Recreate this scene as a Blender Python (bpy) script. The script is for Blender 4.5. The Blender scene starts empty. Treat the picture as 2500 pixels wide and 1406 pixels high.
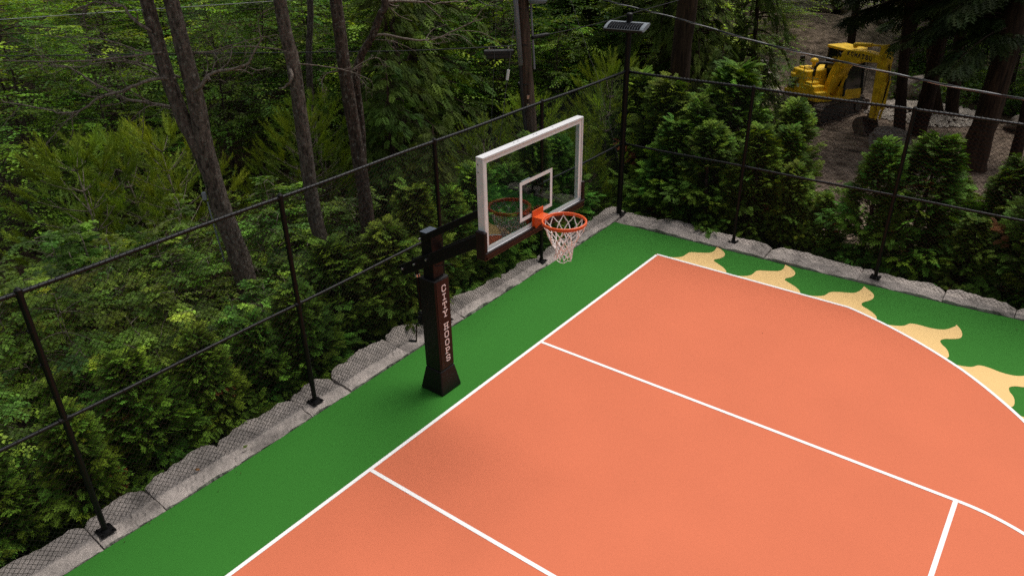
import bpy, math, random
import numpy as np
from mathutils import Vector, Matrix

PI = math.pi
SC = bpy.context.scene
COL = SC.collection
rng = np.random.default_rng(11)
random.seed(11)

# ------------------------------------------------------------------ helpers
def link(o, parent=None):
    COL.objects.link(o)
    if parent is not None:
        o.parent = parent
    return o

def tag(o, label=None, cat=None, group=None, kind=None):
    if label: o['label'] = label
    if cat: o['category'] = cat
    if group: o['group'] = group
    if kind: o['kind'] = kind
    return o

def thing(name, label, cat, loc=(0, 0, 0), rz=0.0, group=None, scale=1.0):
    o = bpy.data.objects.new(name, None)
    o.empty_display_size = 0.2
    link(o)
    o.location = loc
    o.rotation_euler = (0, 0, rz)
    o.scale = (scale,) * 3 if not hasattr(scale, '__len__') else scale
    return tag(o, label, cat, group)

class MB:
    """collects shapes as numpy blocks and links them as one mesh object"""
    def __init__(self):
        self.v, self.f, self.c, self.n = [], [], [], 0
    def add(self, verts, faces, col=None):
        verts = np.asarray(verts, float).reshape(-1, 3)
        self.v.append(verts)
        for f in faces:
            f = np.asarray(f, int)
            if f.ndim == 1: f = f[None]
            self.f.append(f + self.n)
        if col is not None:
            c = np.asarray(col, float)
            if c.ndim == 1: c = np.tile(c, (len(verts), 1))
            self.c.append(c)
        self.n += len(verts)
        return self
    def box(self, c, s, rot=None):
        c = np.array(c, float); h = np.array(s, float) / 2
        v = np.array([(x, y, z) for x in (-1, 1) for y in (-1, 1) for z in (-1, 1)], float) * h
        if rot is not None: v = v @ np.array(rot).T
        return self.add(v + c, [np.array([(0, 1, 3, 2), (4, 6, 7, 5), (0, 4, 5, 1), (2, 3, 7, 6), (0, 2, 6, 4), (1, 5, 7, 3)])])
    def hexa(self, bot, top):
        """bot/top: 4 corners counter-clockwise"""
        return self.add(list(bot) + list(top), [np.array([(3, 2, 1, 0), (4, 5, 6, 7), (0, 1, 5, 4), (1, 2, 6, 5), (2, 3, 7, 6), (3, 0, 4, 7)])])
    def prism(self, poly, z0, z1, axis='z'):
        n = len(poly); P = np.array(poly, float)
        def mk(t):
            if axis == 'z': return np.c_[P, np.full(n, t)]
            if axis == 'y': return np.c_[P[:, 0], np.full(n, t), P[:, 1]]
            return np.c_[np.full(n, t), P]
        v = np.r_[mk(z0), mk(z1)]
        side = np.array([(i, (i + 1) % n, n + (i + 1) % n, n + i) for i in range(n)])
        return self.add(v, [side, np.arange(n)[::-1], np.arange(n) + n])
    def tube(self, pts, r, n=8, cap=True):
        P = np.asarray(pts, float); m = len(P)
        r = np.full(m, r, float) if np.isscalar(r) else np.asarray(r, float)
        T = np.gradient(P, axis=0); T /= np.linalg.norm(T, axis=1)[:, None] + 1e-12
        up = np.array([0, 0, 1.]) if abs(T[0, 2]) < .9 else np.array([1., 0, 0])
        A = np.zeros_like(P); a = np.cross(T[0], up); a /= np.linalg.norm(a)
        for i in range(m):
            a = a - T[i] * (a @ T[i]); a /= np.linalg.norm(a) + 1e-12
            A[i] = a
        B = np.cross(T, A)
        t = np.arange(n) * 2 * PI / n
        V = P[:, None] + r[:, None, None] * (np.cos(t)[None, :, None] * A[:, None] + np.sin(t)[None, :, None] * B[:, None])
        i, j = np.meshgrid(np.arange(m - 1), np.arange(n), indexing='ij')
        q = np.stack([i * n + j, i * n + (j + 1) % n, (i + 1) * n + (j + 1) % n, (i + 1) * n + j], -1).reshape(-1, 4)
        fs = [q]
        if cap: fs += [np.arange(n)[::-1], np.arange(n) + (m - 1) * n]
        return self.add(V.reshape(-1, 3), fs)
    def cyl(self, a, b, r, n=12, r2=None):
        return self.tube([a, b], [r, r if r2 is None else r2], n)
    def ball(self, c, r, n=10, m=7):
        r = np.array([r] * 3 if np.isscalar(r) else r, float)
        v = [];
        for i in range(m + 1):
            p = PI * i / m
            for j in range(n):
                t = 2 * PI * j / n
                v.append((math.sin(p) * math.cos(t), math.sin(p) * math.sin(t), math.cos(p)))
        q = [(i * n + j, (i + 1) * n + j, (i + 1) * n + (j + 1) % n, i * n + (j + 1) % n) for i in range(m) for j in range(n)]
        return self.add(np.array(v) * r + np.array(c), [np.array(q)])
    def mesh(self, name, mat, smooth=False):
        me = bpy.data.meshes.new(name)
        V = np.concatenate(self.v)
        sizes = np.concatenate([np.full(len(f), f.shape[1]) for f in self.f])
        loops = np.concatenate([f.ravel() for f in self.f])
        me.vertices.add(len(V)); me.vertices.foreach_set('co', V.ravel().astype(np.float32))
        me.loops.add(len(loops)); me.loops.foreach_set('vertex_index', loops.astype(np.int32))
        me.polygons.add(len(sizes))
        me.polygons.foreach_set('loop_start', np.r_[0, np.cumsum(sizes)[:-1]].astype(np.int32))
        me.polygons.foreach_set('loop_total', sizes.astype(np.int32))
        me.polygons.foreach_set('use_smooth', np.full(len(sizes), bool(smooth)))
        if self.c:
            C = np.concatenate(self.c)
            at = me.color_attributes.new('tint', 'FLOAT_COLOR', 'POINT')
            at.data.foreach_set('color', np.c_[C, np.ones(len(C))].ravel().astype(np.float32))
        me.update(calc_edges=True); me.validate()
        if mat: me.materials.append(mat)
        return me
    def build(self, name, mat, parent=None, smooth=False, bevel=0.0, seg=2):
        o = link(bpy.data.objects.new(name, self.mesh(name, mat, smooth)), parent)
        if bevel:
            b = o.modifiers.new('b', 'BEVEL'); b.width = bevel; b.segments = seg; b.limit_method = 'ANGLE'; b.angle_limit = math.radians(35)
        return o

def rotz(a): c, s = math.cos(a), math.sin(a); return np.array([[c, -s, 0], [s, c, 0], [0, 0, 1.]])
def roty(a): c, s = math.cos(a), math.sin(a); return np.array([[c, 0, s], [0, 1, 0], [-s, 0, c]])
def rotx(a): c, s = math.cos(a), math.sin(a); return np.array([[1, 0, 0], [0, c, -s], [0, s, c]])

# ------------------------------------------------------------------ materials
def new_mat(name):
    m = bpy.data.materials.new(name); m.use_nodes = True
    nt = m.node_tree; b = nt.nodes['Principled BSDF']
    return m, nt, b

def N(nt, t, **kw):
    n = nt.nodes.new(t)
    for k, v in kw.items():
        if k.startswith('i_'): n.inputs[k[2:].replace('_', ' ')].default_value = v
        else: setattr(n, k, v)
    return n

def simple(name, col, rough=.5, metal=0., var=.15, scale=8., bump=0., spec=.5, bscale=None, coat=0.):
    """base colour with a soft procedural variation and optional bump"""
    m, nt, b = new_mat(name); L = nt.links.new
    tc = N(nt, 'ShaderNodeTexCoord')
    nz = N(nt, 'ShaderNodeTexNoise'); nz.inputs['Scale'].default_value = scale; nz.inputs['Detail'].default_value = 6
    L(tc.outputs['Object'], nz.inputs['Vector'])
    mr = N(nt, 'ShaderNodeMapRange'); mr.inputs[1].default_value = .3; mr.inputs[2].default_value = .7
    mr.inputs[3].default_value = 1 - var; mr.inputs[4].default_value = 1 + var
    L(nz.outputs['Fac'], mr.inputs[0])
    mx = N(nt, 'ShaderNodeMix', data_type='RGBA', blend_type='MULTIPLY'); mx.inputs[0].default_value = 1
    mx.inputs[6].default_value = (*col, 1); L(mr.outputs[0], mx.inputs[7])
    L(mx.outputs[2], b.inputs['Base Color'])
    b.inputs['Roughness'].default_value = rough; b.inputs['Metallic'].default_value = metal
    b.inputs['Specular IOR Level'].default_value = spec
    if coat: b.inputs['Coat Weight'].default_value = coat
    if bump:
        n2 = N(nt, 'ShaderNodeTexNoise'); n2.inputs['Scale'].default_value = bscale or scale * 5; n2.inputs['Detail'].default_value = 5
        L(tc.outputs['Object'], n2.inputs['Vector'])
        bp = N(nt, 'ShaderNodeBump'); bp.inputs['Strength'].default_value = bump; bp.inputs['Distance'].default_value = .02
        L(n2.outputs['Fac'], bp.inputs['Height']); L(bp.outputs['Normal'], b.inputs['Normal'])
    return m

def court_mat(name, col, var=.03, speck=.07, rough=.8):
    """acrylic sport coating: fine sandy grain, faint roller mottling, a few scuffs"""
    m, nt, b = new_mat(name); L = nt.links.new
    tc = N(nt, 'ShaderNodeTexCoord')
    fine = N(nt, 'ShaderNodeTexNoise'); fine.inputs['Scale'].default_value = 95; fine.inputs['Detail'].default_value = 3; fine.inputs['Roughness'].default_value = .7
    big = N(nt, 'ShaderNodeTexNoise'); big.inputs['Scale'].default_value = .9; big.inputs['Detail'].default_value = 4
    scf = N(nt, 'ShaderNodeTexNoise'); scf.inputs['Scale'].default_value = 5.; scf.inputs['Detail'].default_value = 8; scf.inputs['Roughness'].default_value = .75
    for n in (fine, big, scf): L(tc.outputs['Object'], n.inputs['Vector'])
    def rng_(n, a, b_, lo, hi):
        r = N(nt, 'ShaderNodeMapRange'); r.inputs[1].default_value = a; r.inputs[2].default_value = b_; r.inputs[3].default_value = lo; r.inputs[4].default_value = hi
        L(n.outputs['Fac'], r.inputs[0]); return r
    a = rng_(fine, .3, .7, 1 - speck, 1 + speck); c = rng_(big, .3, .7, 1 - var, 1 + var); d = rng_(scf, .62, .8, 1., .86)
    m1 = N(nt, 'ShaderNodeMath', operation='MULTIPLY'); L(a.outputs[0], m1.inputs[0]); L(c.outputs[0], m1.inputs[1])
    m2 = N(nt, 'ShaderNodeMath', operation='MULTIPLY'); L(m1.outputs[0], m2.inputs[0]); L(d.outputs[0], m2.inputs[1])
    mx = N(nt, 'ShaderNodeMix', data_type='RGBA', blend_type='MULTIPLY'); mx.inputs[0].default_value = 1
    mx.inputs[6].default_value = (*col, 1); L(m2.outputs[0], mx.inputs[7]); L(mx.outputs[2], b.inputs['Base Color'])
    b.inputs['Roughness'].default_value = rough; b.inputs['Specular IOR Level'].default_value = .10
    bp = N(nt, 'ShaderNodeBump'); bp.inputs['Strength'].default_value = .25; bp.inputs['Distance'].default_value = .004
    L(fine.outputs['Fac'], bp.inputs['Height']); L(bp.outputs['Normal'], b.inputs['Normal'])
    return m

def stone_mat():
    m, nt, b = new_mat('granite'); L = nt.links.new
    tc = N(nt, 'ShaderNodeTexCoord'); oi = N(nt, 'ShaderNodeObjectInfo')
    off = N(nt, 'ShaderNodeVectorMath', operation='ADD'); L(tc.outputs['Object'], off.inputs[0])
    sc = N(nt, 'ShaderNodeMath', operation='MULTIPLY'); sc.inputs[1].default_value = 37; L(oi.outputs['Random'], sc.inputs[0]); L(sc.outputs[0], off.inputs[1])
    n1 = N(nt, 'ShaderNodeTexNoise'); n1.inputs['Scale'].default_value = 2.3; n1.inputs['Detail'].default_value = 8; n1.inputs['Roughness'].default_value = .65
    n2 = N(nt, 'ShaderNodeTexNoise'); n2.inputs['Scale'].default_value = 70; n2.inputs['Detail'].default_value = 3
    n3 = N(nt, 'ShaderNodeTexNoise'); n3.inputs['Scale'].default_value = 9; n3.inputs['Detail'].default_value = 9; n3.inputs['Roughness'].default_value = .8
    for n in (n1, n2, n3): L(off.outputs[0], n.inputs['Vector'])
    r1 = N(nt, 'ShaderNodeValToRGB'); e = r1.color_ramp.elements
    e[0].position = .32; e[0].color = (.15, .13, .118, 1); e[1].position = .68; e[1].color = (.48, .415, .375, 1)
    x = e.new(.48); x.color = (.33, .288, .26, 1)
    L(n1.outputs['Fac'], r1.inputs[0])
    r2 = N(nt, 'ShaderNodeMapRange'); r2.inputs[1].default_value = .3; r2.inputs[2].default_value = .7; r2.inputs[3].default_value = .7; r2.inputs[4].default_value = 1.25
    L(n2.outputs['Fac'], r2.inputs[0])
    mx = N(nt, 'ShaderNodeMix', data_type='RGBA', blend_type='MULTIPLY'); mx.inputs[0].default_value = 1
    L(r1.outputs[0], mx.inputs[6]); L(r2.outputs[0], mx.inputs[7])
    r3 = N(nt, 'ShaderNodeMapRange'); r3.inputs[1].default_value = .58; r3.inputs[2].default_value = .68; r3.inputs[3].default_value = 0; r3.inputs[4].default_value = .75
    L(n3.outputs['Fac'], r3.inputs[0])
    m2 = N(nt, 'ShaderNodeMix', data_type='RGBA'); L(r3.outputs[0], m2.inputs[0]); L(mx.outputs[2], m2.inputs[6]); m2.inputs[7].default_value = (.07, .07, .06, 1)
    L(m2.outputs[2], b.inputs['Base Color']); b.inputs['Roughness'].default_value = .9
    bp = N(nt, 'ShaderNodeBump'); bp.inputs['Strength'].default_value = .8; bp.inputs['Distance'].default_value = .03
    L(n3.outputs['Fac'], bp.inputs['Height']); L(bp.outputs['Normal'], b.inputs['Normal'])
    return m

def foliage_mat(name, trans=.3, rough=.5, spec=.35):
    m, nt, b = new_mat(name); L = nt.links.new
    at = N(nt, 'ShaderNodeAttribute', attribute_name='tint')
    oi = N(nt, 'ShaderNodeObjectInfo')
    hs = N(nt, 'ShaderNodeHueSaturation')
    r = N(nt, 'ShaderNodeMapRange'); r.inputs[3].default_value = .478; r.inputs[4].default_value = .512; L(oi.outputs['Random'], r.inputs[0])
    L(r.outputs[0], hs.inputs['Hue']); L(at.outputs['Color'], hs.inputs['Color'])
    r_v = N(nt, 'ShaderNodeMapRange'); r_v.inputs[3].default_value = .72; r_v.inputs[4].default_value = 1.18
    wn = N(nt, 'ShaderNodeTexWhiteNoise', noise_dimensions='1D'); L(oi.outputs['Random'], wn.inputs['W']); L(wn.outputs['Value'], r_v.inputs[0]); L(r_v.outputs[0], hs.inputs['Value'])
    L(hs.outputs['Color'], b.inputs['Base Color'])
    b.inputs['Roughness'].default_value = rough; b.inputs['Specular IOR Level'].default_value = spec
    tr = N(nt, 'ShaderNodeBsdfTranslucent')
    t2 = N(nt, 'ShaderNodeMix', data_type='RGBA', blend_type='MULTIPLY'); t2.inputs[0].default_value = 1
    L(hs.outputs['Color'], t2.inputs[6]); t2.inputs[7].default_value = (1.35, 1.25, .55, 1); L(t2.outputs[2], tr.inputs['Color'])
    ms = N(nt, 'ShaderNodeMixShader'); ms.inputs[0].default_value = trans
    L(b.outputs[0], ms.inputs[1]); L(tr.outputs[0], ms.inputs[2])
    L(ms.outputs[0], nt.nodes['Material Output'].inputs['Surface'])
    return m

def bark_mat(name, dark, light, lichen=None, stretch=5., sc=9.):
    m, nt, b = new_mat(name); L = nt.links.new
    tc = N(nt, 'ShaderNodeTexCoord'); mp = N(nt, 'ShaderNodeMapping'); mp.inputs['Scale'].default_value = (1, 1, 1 / stretch)
    L(tc.outputs['Object'], mp.inputs[0])
    n1 = N(nt, 'ShaderNodeTexNoise'); n1.inputs['Scale'].default_value = sc * 2.4; n1.inputs['Detail'].default_value = 8; n1.inputs['Roughness'].default_value = .7
    L(mp.outputs[0], n1.inputs['Vector'])
    r1 = N(nt, 'ShaderNodeValToRGB'); e = r1.color_ramp.elements; e[0].position = .36; e[0].color = (*dark, 1); e[1].position = .66; e[1].color = (*light, 1)
    L(n1.outputs['Fac'], r1.inputs[0]); out = r1.outputs[0]
    if lichen:
        n2 = N(nt, 'ShaderNodeTexNoise'); n2.inputs['Scale'].default_value = 16; n2.inputs['Detail'].default_value = 10; n2.inputs['Roughness'].default_value = .75
        L(tc.outputs['Object'], n2.inputs['Vector'])
        r2 = N(nt, 'ShaderNodeMapRange'); r2.inputs[1].default_value = .53; r2.inputs[2].default_value = .64; r2.inputs[3].default_value = 0; r2.inputs[4].default_value = .6
        L(n2.outputs['Fac'], r2.inputs[0])
        mx = N(nt, 'ShaderNodeMix', data_type='RGBA'); L(r2.outputs[0], mx.inputs[0]); L(out, mx.inputs[6]); mx.inputs[7].default_value = (*lichen, 1); out = mx.outputs[2]
    L(out, b.inputs['Base Color']); b.inputs['Roughness'].default_value = .9; b.inputs['Specular IOR Level'].default_value = .2
    bp = N(nt, 'ShaderNodeBump'); bp.inputs['Strength'].default_value = .9; bp.inputs['Distance'].default_value = .03
    L(n1.outputs['Fac'], bp.inputs['Height']); L(bp.outputs['Normal'], b.inputs['Normal'])
    return m

def ground_mat():
    """leaf litter under the trees, pale churned earth on the building site"""
    m, nt, b = new_mat('forest_soil'); L = nt.links.new
    tc = N(nt, 'ShaderNodeTexCoord')
    def noise(s, d=6, r=.6):
        n = N(nt, 'ShaderNodeTexNoise'); n.inputs['Scale'].default_value = s; n.inputs['Detail'].default_value = d; n.inputs['Roughness'].default_value = r
        L(tc.outputs['Object'], n.inputs['Vector']); return n
    litter = noise(14, 9, .75); r1 = N(nt, 'ShaderNodeValToRGB'); e = r1.color_ramp.elements
    e[0].position = .35; e[0].color = (.012, .009, .006, 1); e[1].position = .72; e[1].color = (.075, .045, .025, 1)
    L(litter.outputs['Fac'], r1.inputs[0])
    dirt = noise(3.2, 10, .72); r2 = N(nt, 'ShaderNodeValToRGB'); e = r2.color_ramp.elements
    e[0].position = .34; e[0].color = (.040, .028, .020, 1); e[1].position = .68; e[1].color = (.38, .285, .215, 1)
    L(dirt.outputs['Fac'], r2.inputs[0])
    at = N(nt, 'ShaderNodeAttribute', attribute_name='tint')
    edge = noise(1.1, 8, .7)
    ad = N(nt, 'ShaderNodeMath', operation='ADD'); L(at.outputs['Fac'], ad.inputs[0]); L(edge.outputs['Fac'], ad.inputs[1])
    mr = N(nt, 'ShaderNodeMapRange'); mr.inputs[1].default_value = .88; mr.inputs[2].default_value = 1.08; L(ad.outputs[0], mr.inputs[0])
    mx = N(nt, 'ShaderNodeMix', data_type='RGBA'); L(mr.outputs[0], mx.inputs[0]); L(r1.outputs[0], mx.inputs[6]); L(r2.outputs[0], mx.inputs[7])
    L(mx.outputs[2], b.inputs['Base Color']); b.inputs['Roughness'].default_value = .95; b.inputs['Specular IOR Level'].default_value = .15
    bp = N(nt, 'ShaderNodeBump'); bp.inputs['Strength'].default_value = 1.; bp.inputs['Distance'].default_value = .12
    L(dirt.outputs['Fac'], bp.inputs['Height']); L(bp.outputs['Normal'], b.inputs['Normal'])
    return m

def glass_mat():
    m, nt, b = new_mat('tempered_glass'); L = nt.links.new
    nt.nodes.remove(b)
    lw = N(nt, 'ShaderNodeLayerWeight'); lw.inputs['Blend'].default_value = .5
    pw = N(nt, 'ShaderNodeMath', operation='POWER'); pw.inputs[1].default_value = 4.0; L(lw.outputs['Facing'], pw.inputs[0])
    mr = N(nt, 'ShaderNodeMapRange'); mr.inputs[3].default_value = .035; mr.inputs[4].default_value = 1.; L(pw.outputs[0], mr.inputs[0])
    tr = N(nt, 'ShaderNodeBsdfTransparent'); tr.inputs[0].default_value = (.90, .95, .92, 1)
    gl = N(nt, 'ShaderNodeBsdfGlossy'); gl.inputs['Roughness'].default_value = .0; gl.inputs['Color'].default_value = (1, 1, 1, 1)
    ms = N(nt, 'ShaderNodeMixShader'); L(mr.outputs[0], ms.inputs[0]); L(tr.outputs[0], ms.inputs[1]); L(gl.outputs[0], ms.inputs[2])
    L(ms.outputs[0], nt.nodes['Material Output'].inputs['Surface'])
    return m

M = dict(
    orange=court_mat('court_orange', (.605, .162, .083)),
    green=court_mat('court_green', (.034, .165, .022)),
    flame=simple('court_sand', (.78, .525, .225), .8, var=.03, scale=1.5, spec=.1),
    white=court_mat('court_white', (.86, .84, .83), speck=.03, var=.02),
    stone=stone_mat(),
    vinyl=simple('black_vinyl', (.003, .003, .0045), .42, spec=.32, bump=.12, scale=20, bscale=60),
    steel=simple('black_powder_coat', (.0035, .003, .0035), .5, spec=.22, bump=.05, scale=30),
    pad=simple('black_padding', (.004, .003, .003), .5, spec=.28, bump=.15, scale=14, bscale=40),
    pad_bounce=simple('black_padding_court_bounce', (.009, .0025, .0025), .5, spec=.28, bump=.12, scale=14, bscale=40),  # black padding with the court's reddish bounce light put into its colour
    alu=simple('white_aluminium', (.66, .65, .66), .35, var=.05, scale=12),
    whitepaint=simple('white_paint', (.80, .78, .78), .4, var=.03),
    rim=simple('orange_enamel', (.72, .10, .014), .35, var=.06, spec=.5),
    net=simple('net_cord', (.86, .80, .78), .8, var=.1, scale=60),
    silver=simple('galvanised', (.55, .55, .56), .32, metal=.85, var=.1, scale=30),
    glass=glass_mat(),
    cell=simple('solar_cell', (.002, .002, .004), .6, var=.3, scale=30, spec=.06),
    lampgrey=simple('grey_lamp_casting', (.20, .225, .25), .6, metal=0., spec=.2, var=.05),
    yellow=simple('excavator_yellow', (.80, .50, .022), .45, var=.32, scale=5, spec=.3),
    rubber=simple('black_rubber', (.012, .011, .011), .6, var=.25, scale=12),
    trackmud=simple('muddy_track_steel', (.12, .09, .07), .8, var=.5, scale=9, bump=.4),
    cabglass=simple('dark_cab_glass', (.012, .014, .014), .06, spec=.6),
    red=simple('red_plastic', (.45, .06, .02), .4),
    seatgrey=simple('grey_seat_cloth', (.16, .15, .14), .8),
    ink=simple('navy_lettering', (.012, .012, .05), .5),
    cable=simple('black_cable', (.010, .010, .011), .45),
    palecable=simple('bare_aluminium_cable', (.40, .40, .40), .45, metal=.3),
    greywire=simple('weathered_steel_wire', (.12, .12, .12), .6, metal=.2),
    polewood=bark_mat('weathered_pole_wood', (.028, .017, .012), (.14, .095, .070), None, 14, 7),
    greyplastic=simple('grey_plastic_guard', (.20, .20, .23), .5, var=.12),
    bark=bark_mat('grey_brown_bark', (.018, .013, .010), (.165, .128, .104), (.30, .285, .245), 3, 9),
    barkred=bark_mat('dark_red_bark', (.012, .008, .006), (.098, .066, .050), (.28, .27, .235), 3, 9),
    barkdark=bark_mat('dark_conifer_bark', (.010, .006, .004), (.050, .028, .018), None, 7, 8),
    barkbig=bark_mat('ridged_brown_bark', (.010, .0055, .0035), (.060, .034, .019), None, 10, 6),
    twig=bark_mat('dead_twig_bark', (.08, .062, .05), (.32, .265, .22), None, 3, 12),
    leaf=foliage_mat('broad_leaf', .42, .5, .24),
    cedar=foliage_mat('cedar_spray', .22, .65, .12),
    needle=foliage_mat('pine_needle', .25, .6, .15),
    deadleaf=simple('dry_leaf', (.22, .10, .03), .7),
    wood=simple('raw_timber', (.42, .20, .07), .7, var=.2, scale=10),
    ground=ground_mat(),
    rock=simple('boulder_stone', (.20, .165, .14), .9, var=.35, scale=4, bump=.8, bscale=12),
    palerock=simple('pale_boulder_stone', (.40, .35, .30), .9, var=.3, scale=4, bump=.8, bscale=12),
)

# ------------------------------------------------------------------ ground
CAM = np.array([5.707, -6.305, 6.2375])
FH = np.array([-.6118, .7910])
def sstep(x): x = np.clip(x, 0, 1); return x * x * (3 - 2 * x)
def gz(x, y):
    x = np.asarray(x, float); y = np.asarray(y, float)
    h = (x - CAM[0]) * FH[0] + (y - CAM[1]) * FH[1]
    s = (x - CAM[0]) * .7910 + (y - CAM[1]) * .6118          # sideways: left is negative
    left = sstep((-s - 0) / 10)
    z = -1. + np.maximum(h - 21, 0) * .10 * left + np.maximum(h - 28.5, 0) * .11 * (1 - left)
    z = z + .5 * sstep((y - 6.5) / .8) * sstep((10.5 - y) / 3) * sstep((x + 2) / 1.5)
    k_ = 1 - dirt_mask(x, y)
    z = z + k_ * .07 * np.sin(x * 1.3 + y * .7) * np.cos(y * 1.1 - x * .4) + k_ * .10 * np.sin(x * .45 + 1) * np.sin(y * .38)
    z = z + 1.1 * np.exp(-((x + 4.8) ** 2 + (y - 30.5) ** 2) / 14.)
    return z
def dirt_mask(x, y):
    h = (x - CAM[0]) * FH[0] + (y - CAM[1]) * FH[1]; s = (x - CAM[0]) * .7910 + (y - CAM[1]) * .6118
    bear = s / np.maximum(h, 1)
    m = sstep((bear - .27) / .05) * sstep((h - 14) / 2) * sstep((46 - h) / 6)
    green = sstep((bear - .50) / .05) * sstep((h - 24.5) / 1.5)
    return np.clip(m * (1 - .9 * green), 0, 1)

u = np.linspace(-1, 1, 261)
ax = 45 * u + 560 * np.sign(u) * np.abs(u) ** 5
gx, gy = np.meshgrid(-6 + ax, 14 + ax, indexing='ij')
gzv = gz(gx, gy); far = np.hypot(gx + 6, gy - 14)
gzv = np.where(far > 60, np.minimum(gzv, 2.6), gzv)
nn = len(u)
ii, jj = np.meshgrid(np.arange(nn - 1), np.arange(nn - 1), indexing='ij')
quad = np.stack([ii * nn + jj, (ii + 1) * nn + jj, (ii + 1) * nn + jj + 1, ii * nn + jj + 1], -1).reshape(-1, 4)
dm = dirt_mask(gx, gy) * .62
g = MB(); g.add(np.stack([gx, gy, gzv], -1).reshape(-1, 3), [quad], np.repeat(dm.reshape(-1, 1), 3, 1))
tag(g.build('ground', M['ground'], smooth=True), 'dark leaf litter floor of the wood and bare earth of the site', kind='structure')

# ------------------------------------------------------------------ court
EDGE = [(-1.50, 6.59), (.34, 6.62), (1.82, 6.65), (3.42, 6.70), (4.72, 6.75), (5.87, 6.84), (8., 6.95), (13., 7.1)]
LEFT = [(-1.47, 4.13), (-1.45, 1.31), (-1.42, -1.4), (-1.40, -2.85), (-1.42, -4.3), (-1.43, -7), (-1.45, -12)]
c = MB(); c.prism([(13, -12)] + EDGE[::-1] + LEFT, -.7, 0.)
court = c.build('court', M['green'])
tag(court, 'green sport court with an orange three point area and white lines', kind='structure')

HX = 1.575
def arc3(off, n=120):
    a0 = math.atan2(5.70, 3.51 - HX); r0 = math.hypot(5.70, 3.51 - HX)
    out = []
    for t in np.linspace(a0, -a0, n):
        r = r0 + (6.085 - r0) * min(1, (a0 - abs(t)) / .35)
        out.append((HX + (r + off) * math.cos(t), (r + off) * math.sin(t)))
    return out
def area(off):
    a = arc3(off); y = 5.70 + off
    a[0] = (a[0][0], y); a[-1] = (a[-1][0], -y)
    return [(-.0 - (0.05 if off > -.04 else 0), y)] + a + [(-.0 - (0.05 if off > -.04 else 0), -y)]
def flat(name, poly, z, mat, parent=court):
    o = MB().add([(x, y, z) for x, y in poly], [np.arange(len(poly))[::-1]])
    return o.build(name, mat, parent)
def tri_strip(name, A, B, z, mat):
    n = len(A); v = [(x, y, z) for x, y in A] + [(x, y, z) for x, y in B]
    return MB().add(v, [np.array([(i, i + 1, n + i + 1, n + i) for i in range(n - 1)])]).build(name, mat, court)
IN = area(-.05); OUT = area(0.)
flat('three_point_area', area(-.025), .004, M['orange'])
tri_strip('three_point_line', OUT, IN, .008, M['white'])
def stripe(name, x0, x1, y0, y1, z=.008): return flat(name, [(x0, y0), (x0, y1), (x1, y1), (x1, y0)], z, M['white'])
stripe('baseline', -.05, 0., -5.645, 5.645)
stripe('lane_line', 0.002, 5.80, 1.779, 1.829); stripe('lane_line', 0.002, 5.80, -1.829, -1.779)
stripe('free_throw_line', 5.75, 5.80, -1.777, 1.777, .0085)
th = np.linspace(-PI / 2, PI / 2, 60)
tri_strip('free_throw_circle', [(5.802 + 1.829 * math.cos(t), 1.829 * math.sin(t)) for t in th], [(5.802 + 1.779 * math.cos(t), 1.779 * math.sin(t)) for t in th], .008, M['white'])

def catmull(pts, k=6):
    P = np.array(pts, float); out = []
    for i in range(len(P) - 1):
        p0 = P[max(i - 1, 0)]; p1 = P[i]; p2 = P[i + 1]; p3 = P[min(i + 2, len(P) - 1)]
        for t in np.arange(k) / k:
            out.append(.5 * ((2 * p1) + (p2 - p0) * t + (2 * p0 - 5 * p1 + 4 * p2 - p3) * t * t + (3 * p1 - p0 - 3 * p2 + p3) * t ** 3))
    out.append(P[-1]); return np.array(out)
F1 = [[(.06, 5.66), (.25, 5.72), (.36, 5.8), (.41, 5.89), (.42, 6.01), (.43, 6.1), (.49, 6.16), (.62, 6.23), (.75, 6.32), (.79, 6.43), (.78, 6.54), (.76, 6.64)],
      [(.76, 6.64), (.87, 6.59), (.98, 6.49), (1.03, 6.4), (1.04, 6.29), (1.01, 6.19), (.96, 6.11), (.965, 6.04), (1.02, 6.), (1.12, 5.94), (1.23, 5.87), (1.33, 5.76), (1.36, 5.66)]]
F4 = [[(4.16, 5.45), (4.3, 5.51), (4.39, 5.58), (4.44, 5.69), (4.51, 5.73), (4.61, 5.74), (4.73, 5.74), (4.87, 5.78), (4.96, 5.86), (5.01, 5.96), (5.04, 6.02), (5.05, 6.09)],
      [(5.05, 6.09), (5.13, 5.96), (5.17, 5.84), (5.18, 5.73), (5.15, 5.65), (5.06, 5.57), (4.98, 5.51), (4.94, 5.42), (4.98, 5.32), (5.05, 5.24), (5.1, 5.14), (5.13, 5.01), (5.1, 4.90)]]
F3 = [[(2.70, 5.66), (2.94, 5.75), (3.05, 5.85), (3.08, 5.95), (3.1, 6.03), (3.2, 6.12), (3.35, 6.19), (3.44, 6.25), (3.49, 6.36), (3.51, 6.47), (3.51, 6.60)],
      [(3.51, 6.60), (3.61, 6.51), (3.7, 6.42), (3.75, 6.31), (3.75, 6.19), (3.71, 6.09), (3.66, 6.0), (3.65, 5.92), (3.69, 5.85), (3.79, 5.79), (3.88, 5.72), (3.96, 5.62), (3.99, 5.50)]]
def flame(F, base_mid):
    a = catmull(F[0]); b = catmull(F[1])
    poly = [tuple(p) for p in a] + [tuple(p) for p in b[1:]] + base_mid
    flat('flame_marking', poly, .0045, M['flame'])
def shift(F, dx, dy=0): return [[(x + dx, y + dy) for x, y in s] for s in F]
def spin(F, a): c_, s_ = math.cos(a), math.sin(a); return [[(HX + (x - HX) * c_ - y * s_, (x - HX) * s_ + y * c_) for x, y in s] for s in F]
flame(F1, []); flame(shift(F1, 1.345, .0), []); flame(F3, [(3.53, 5.68)])
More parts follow.
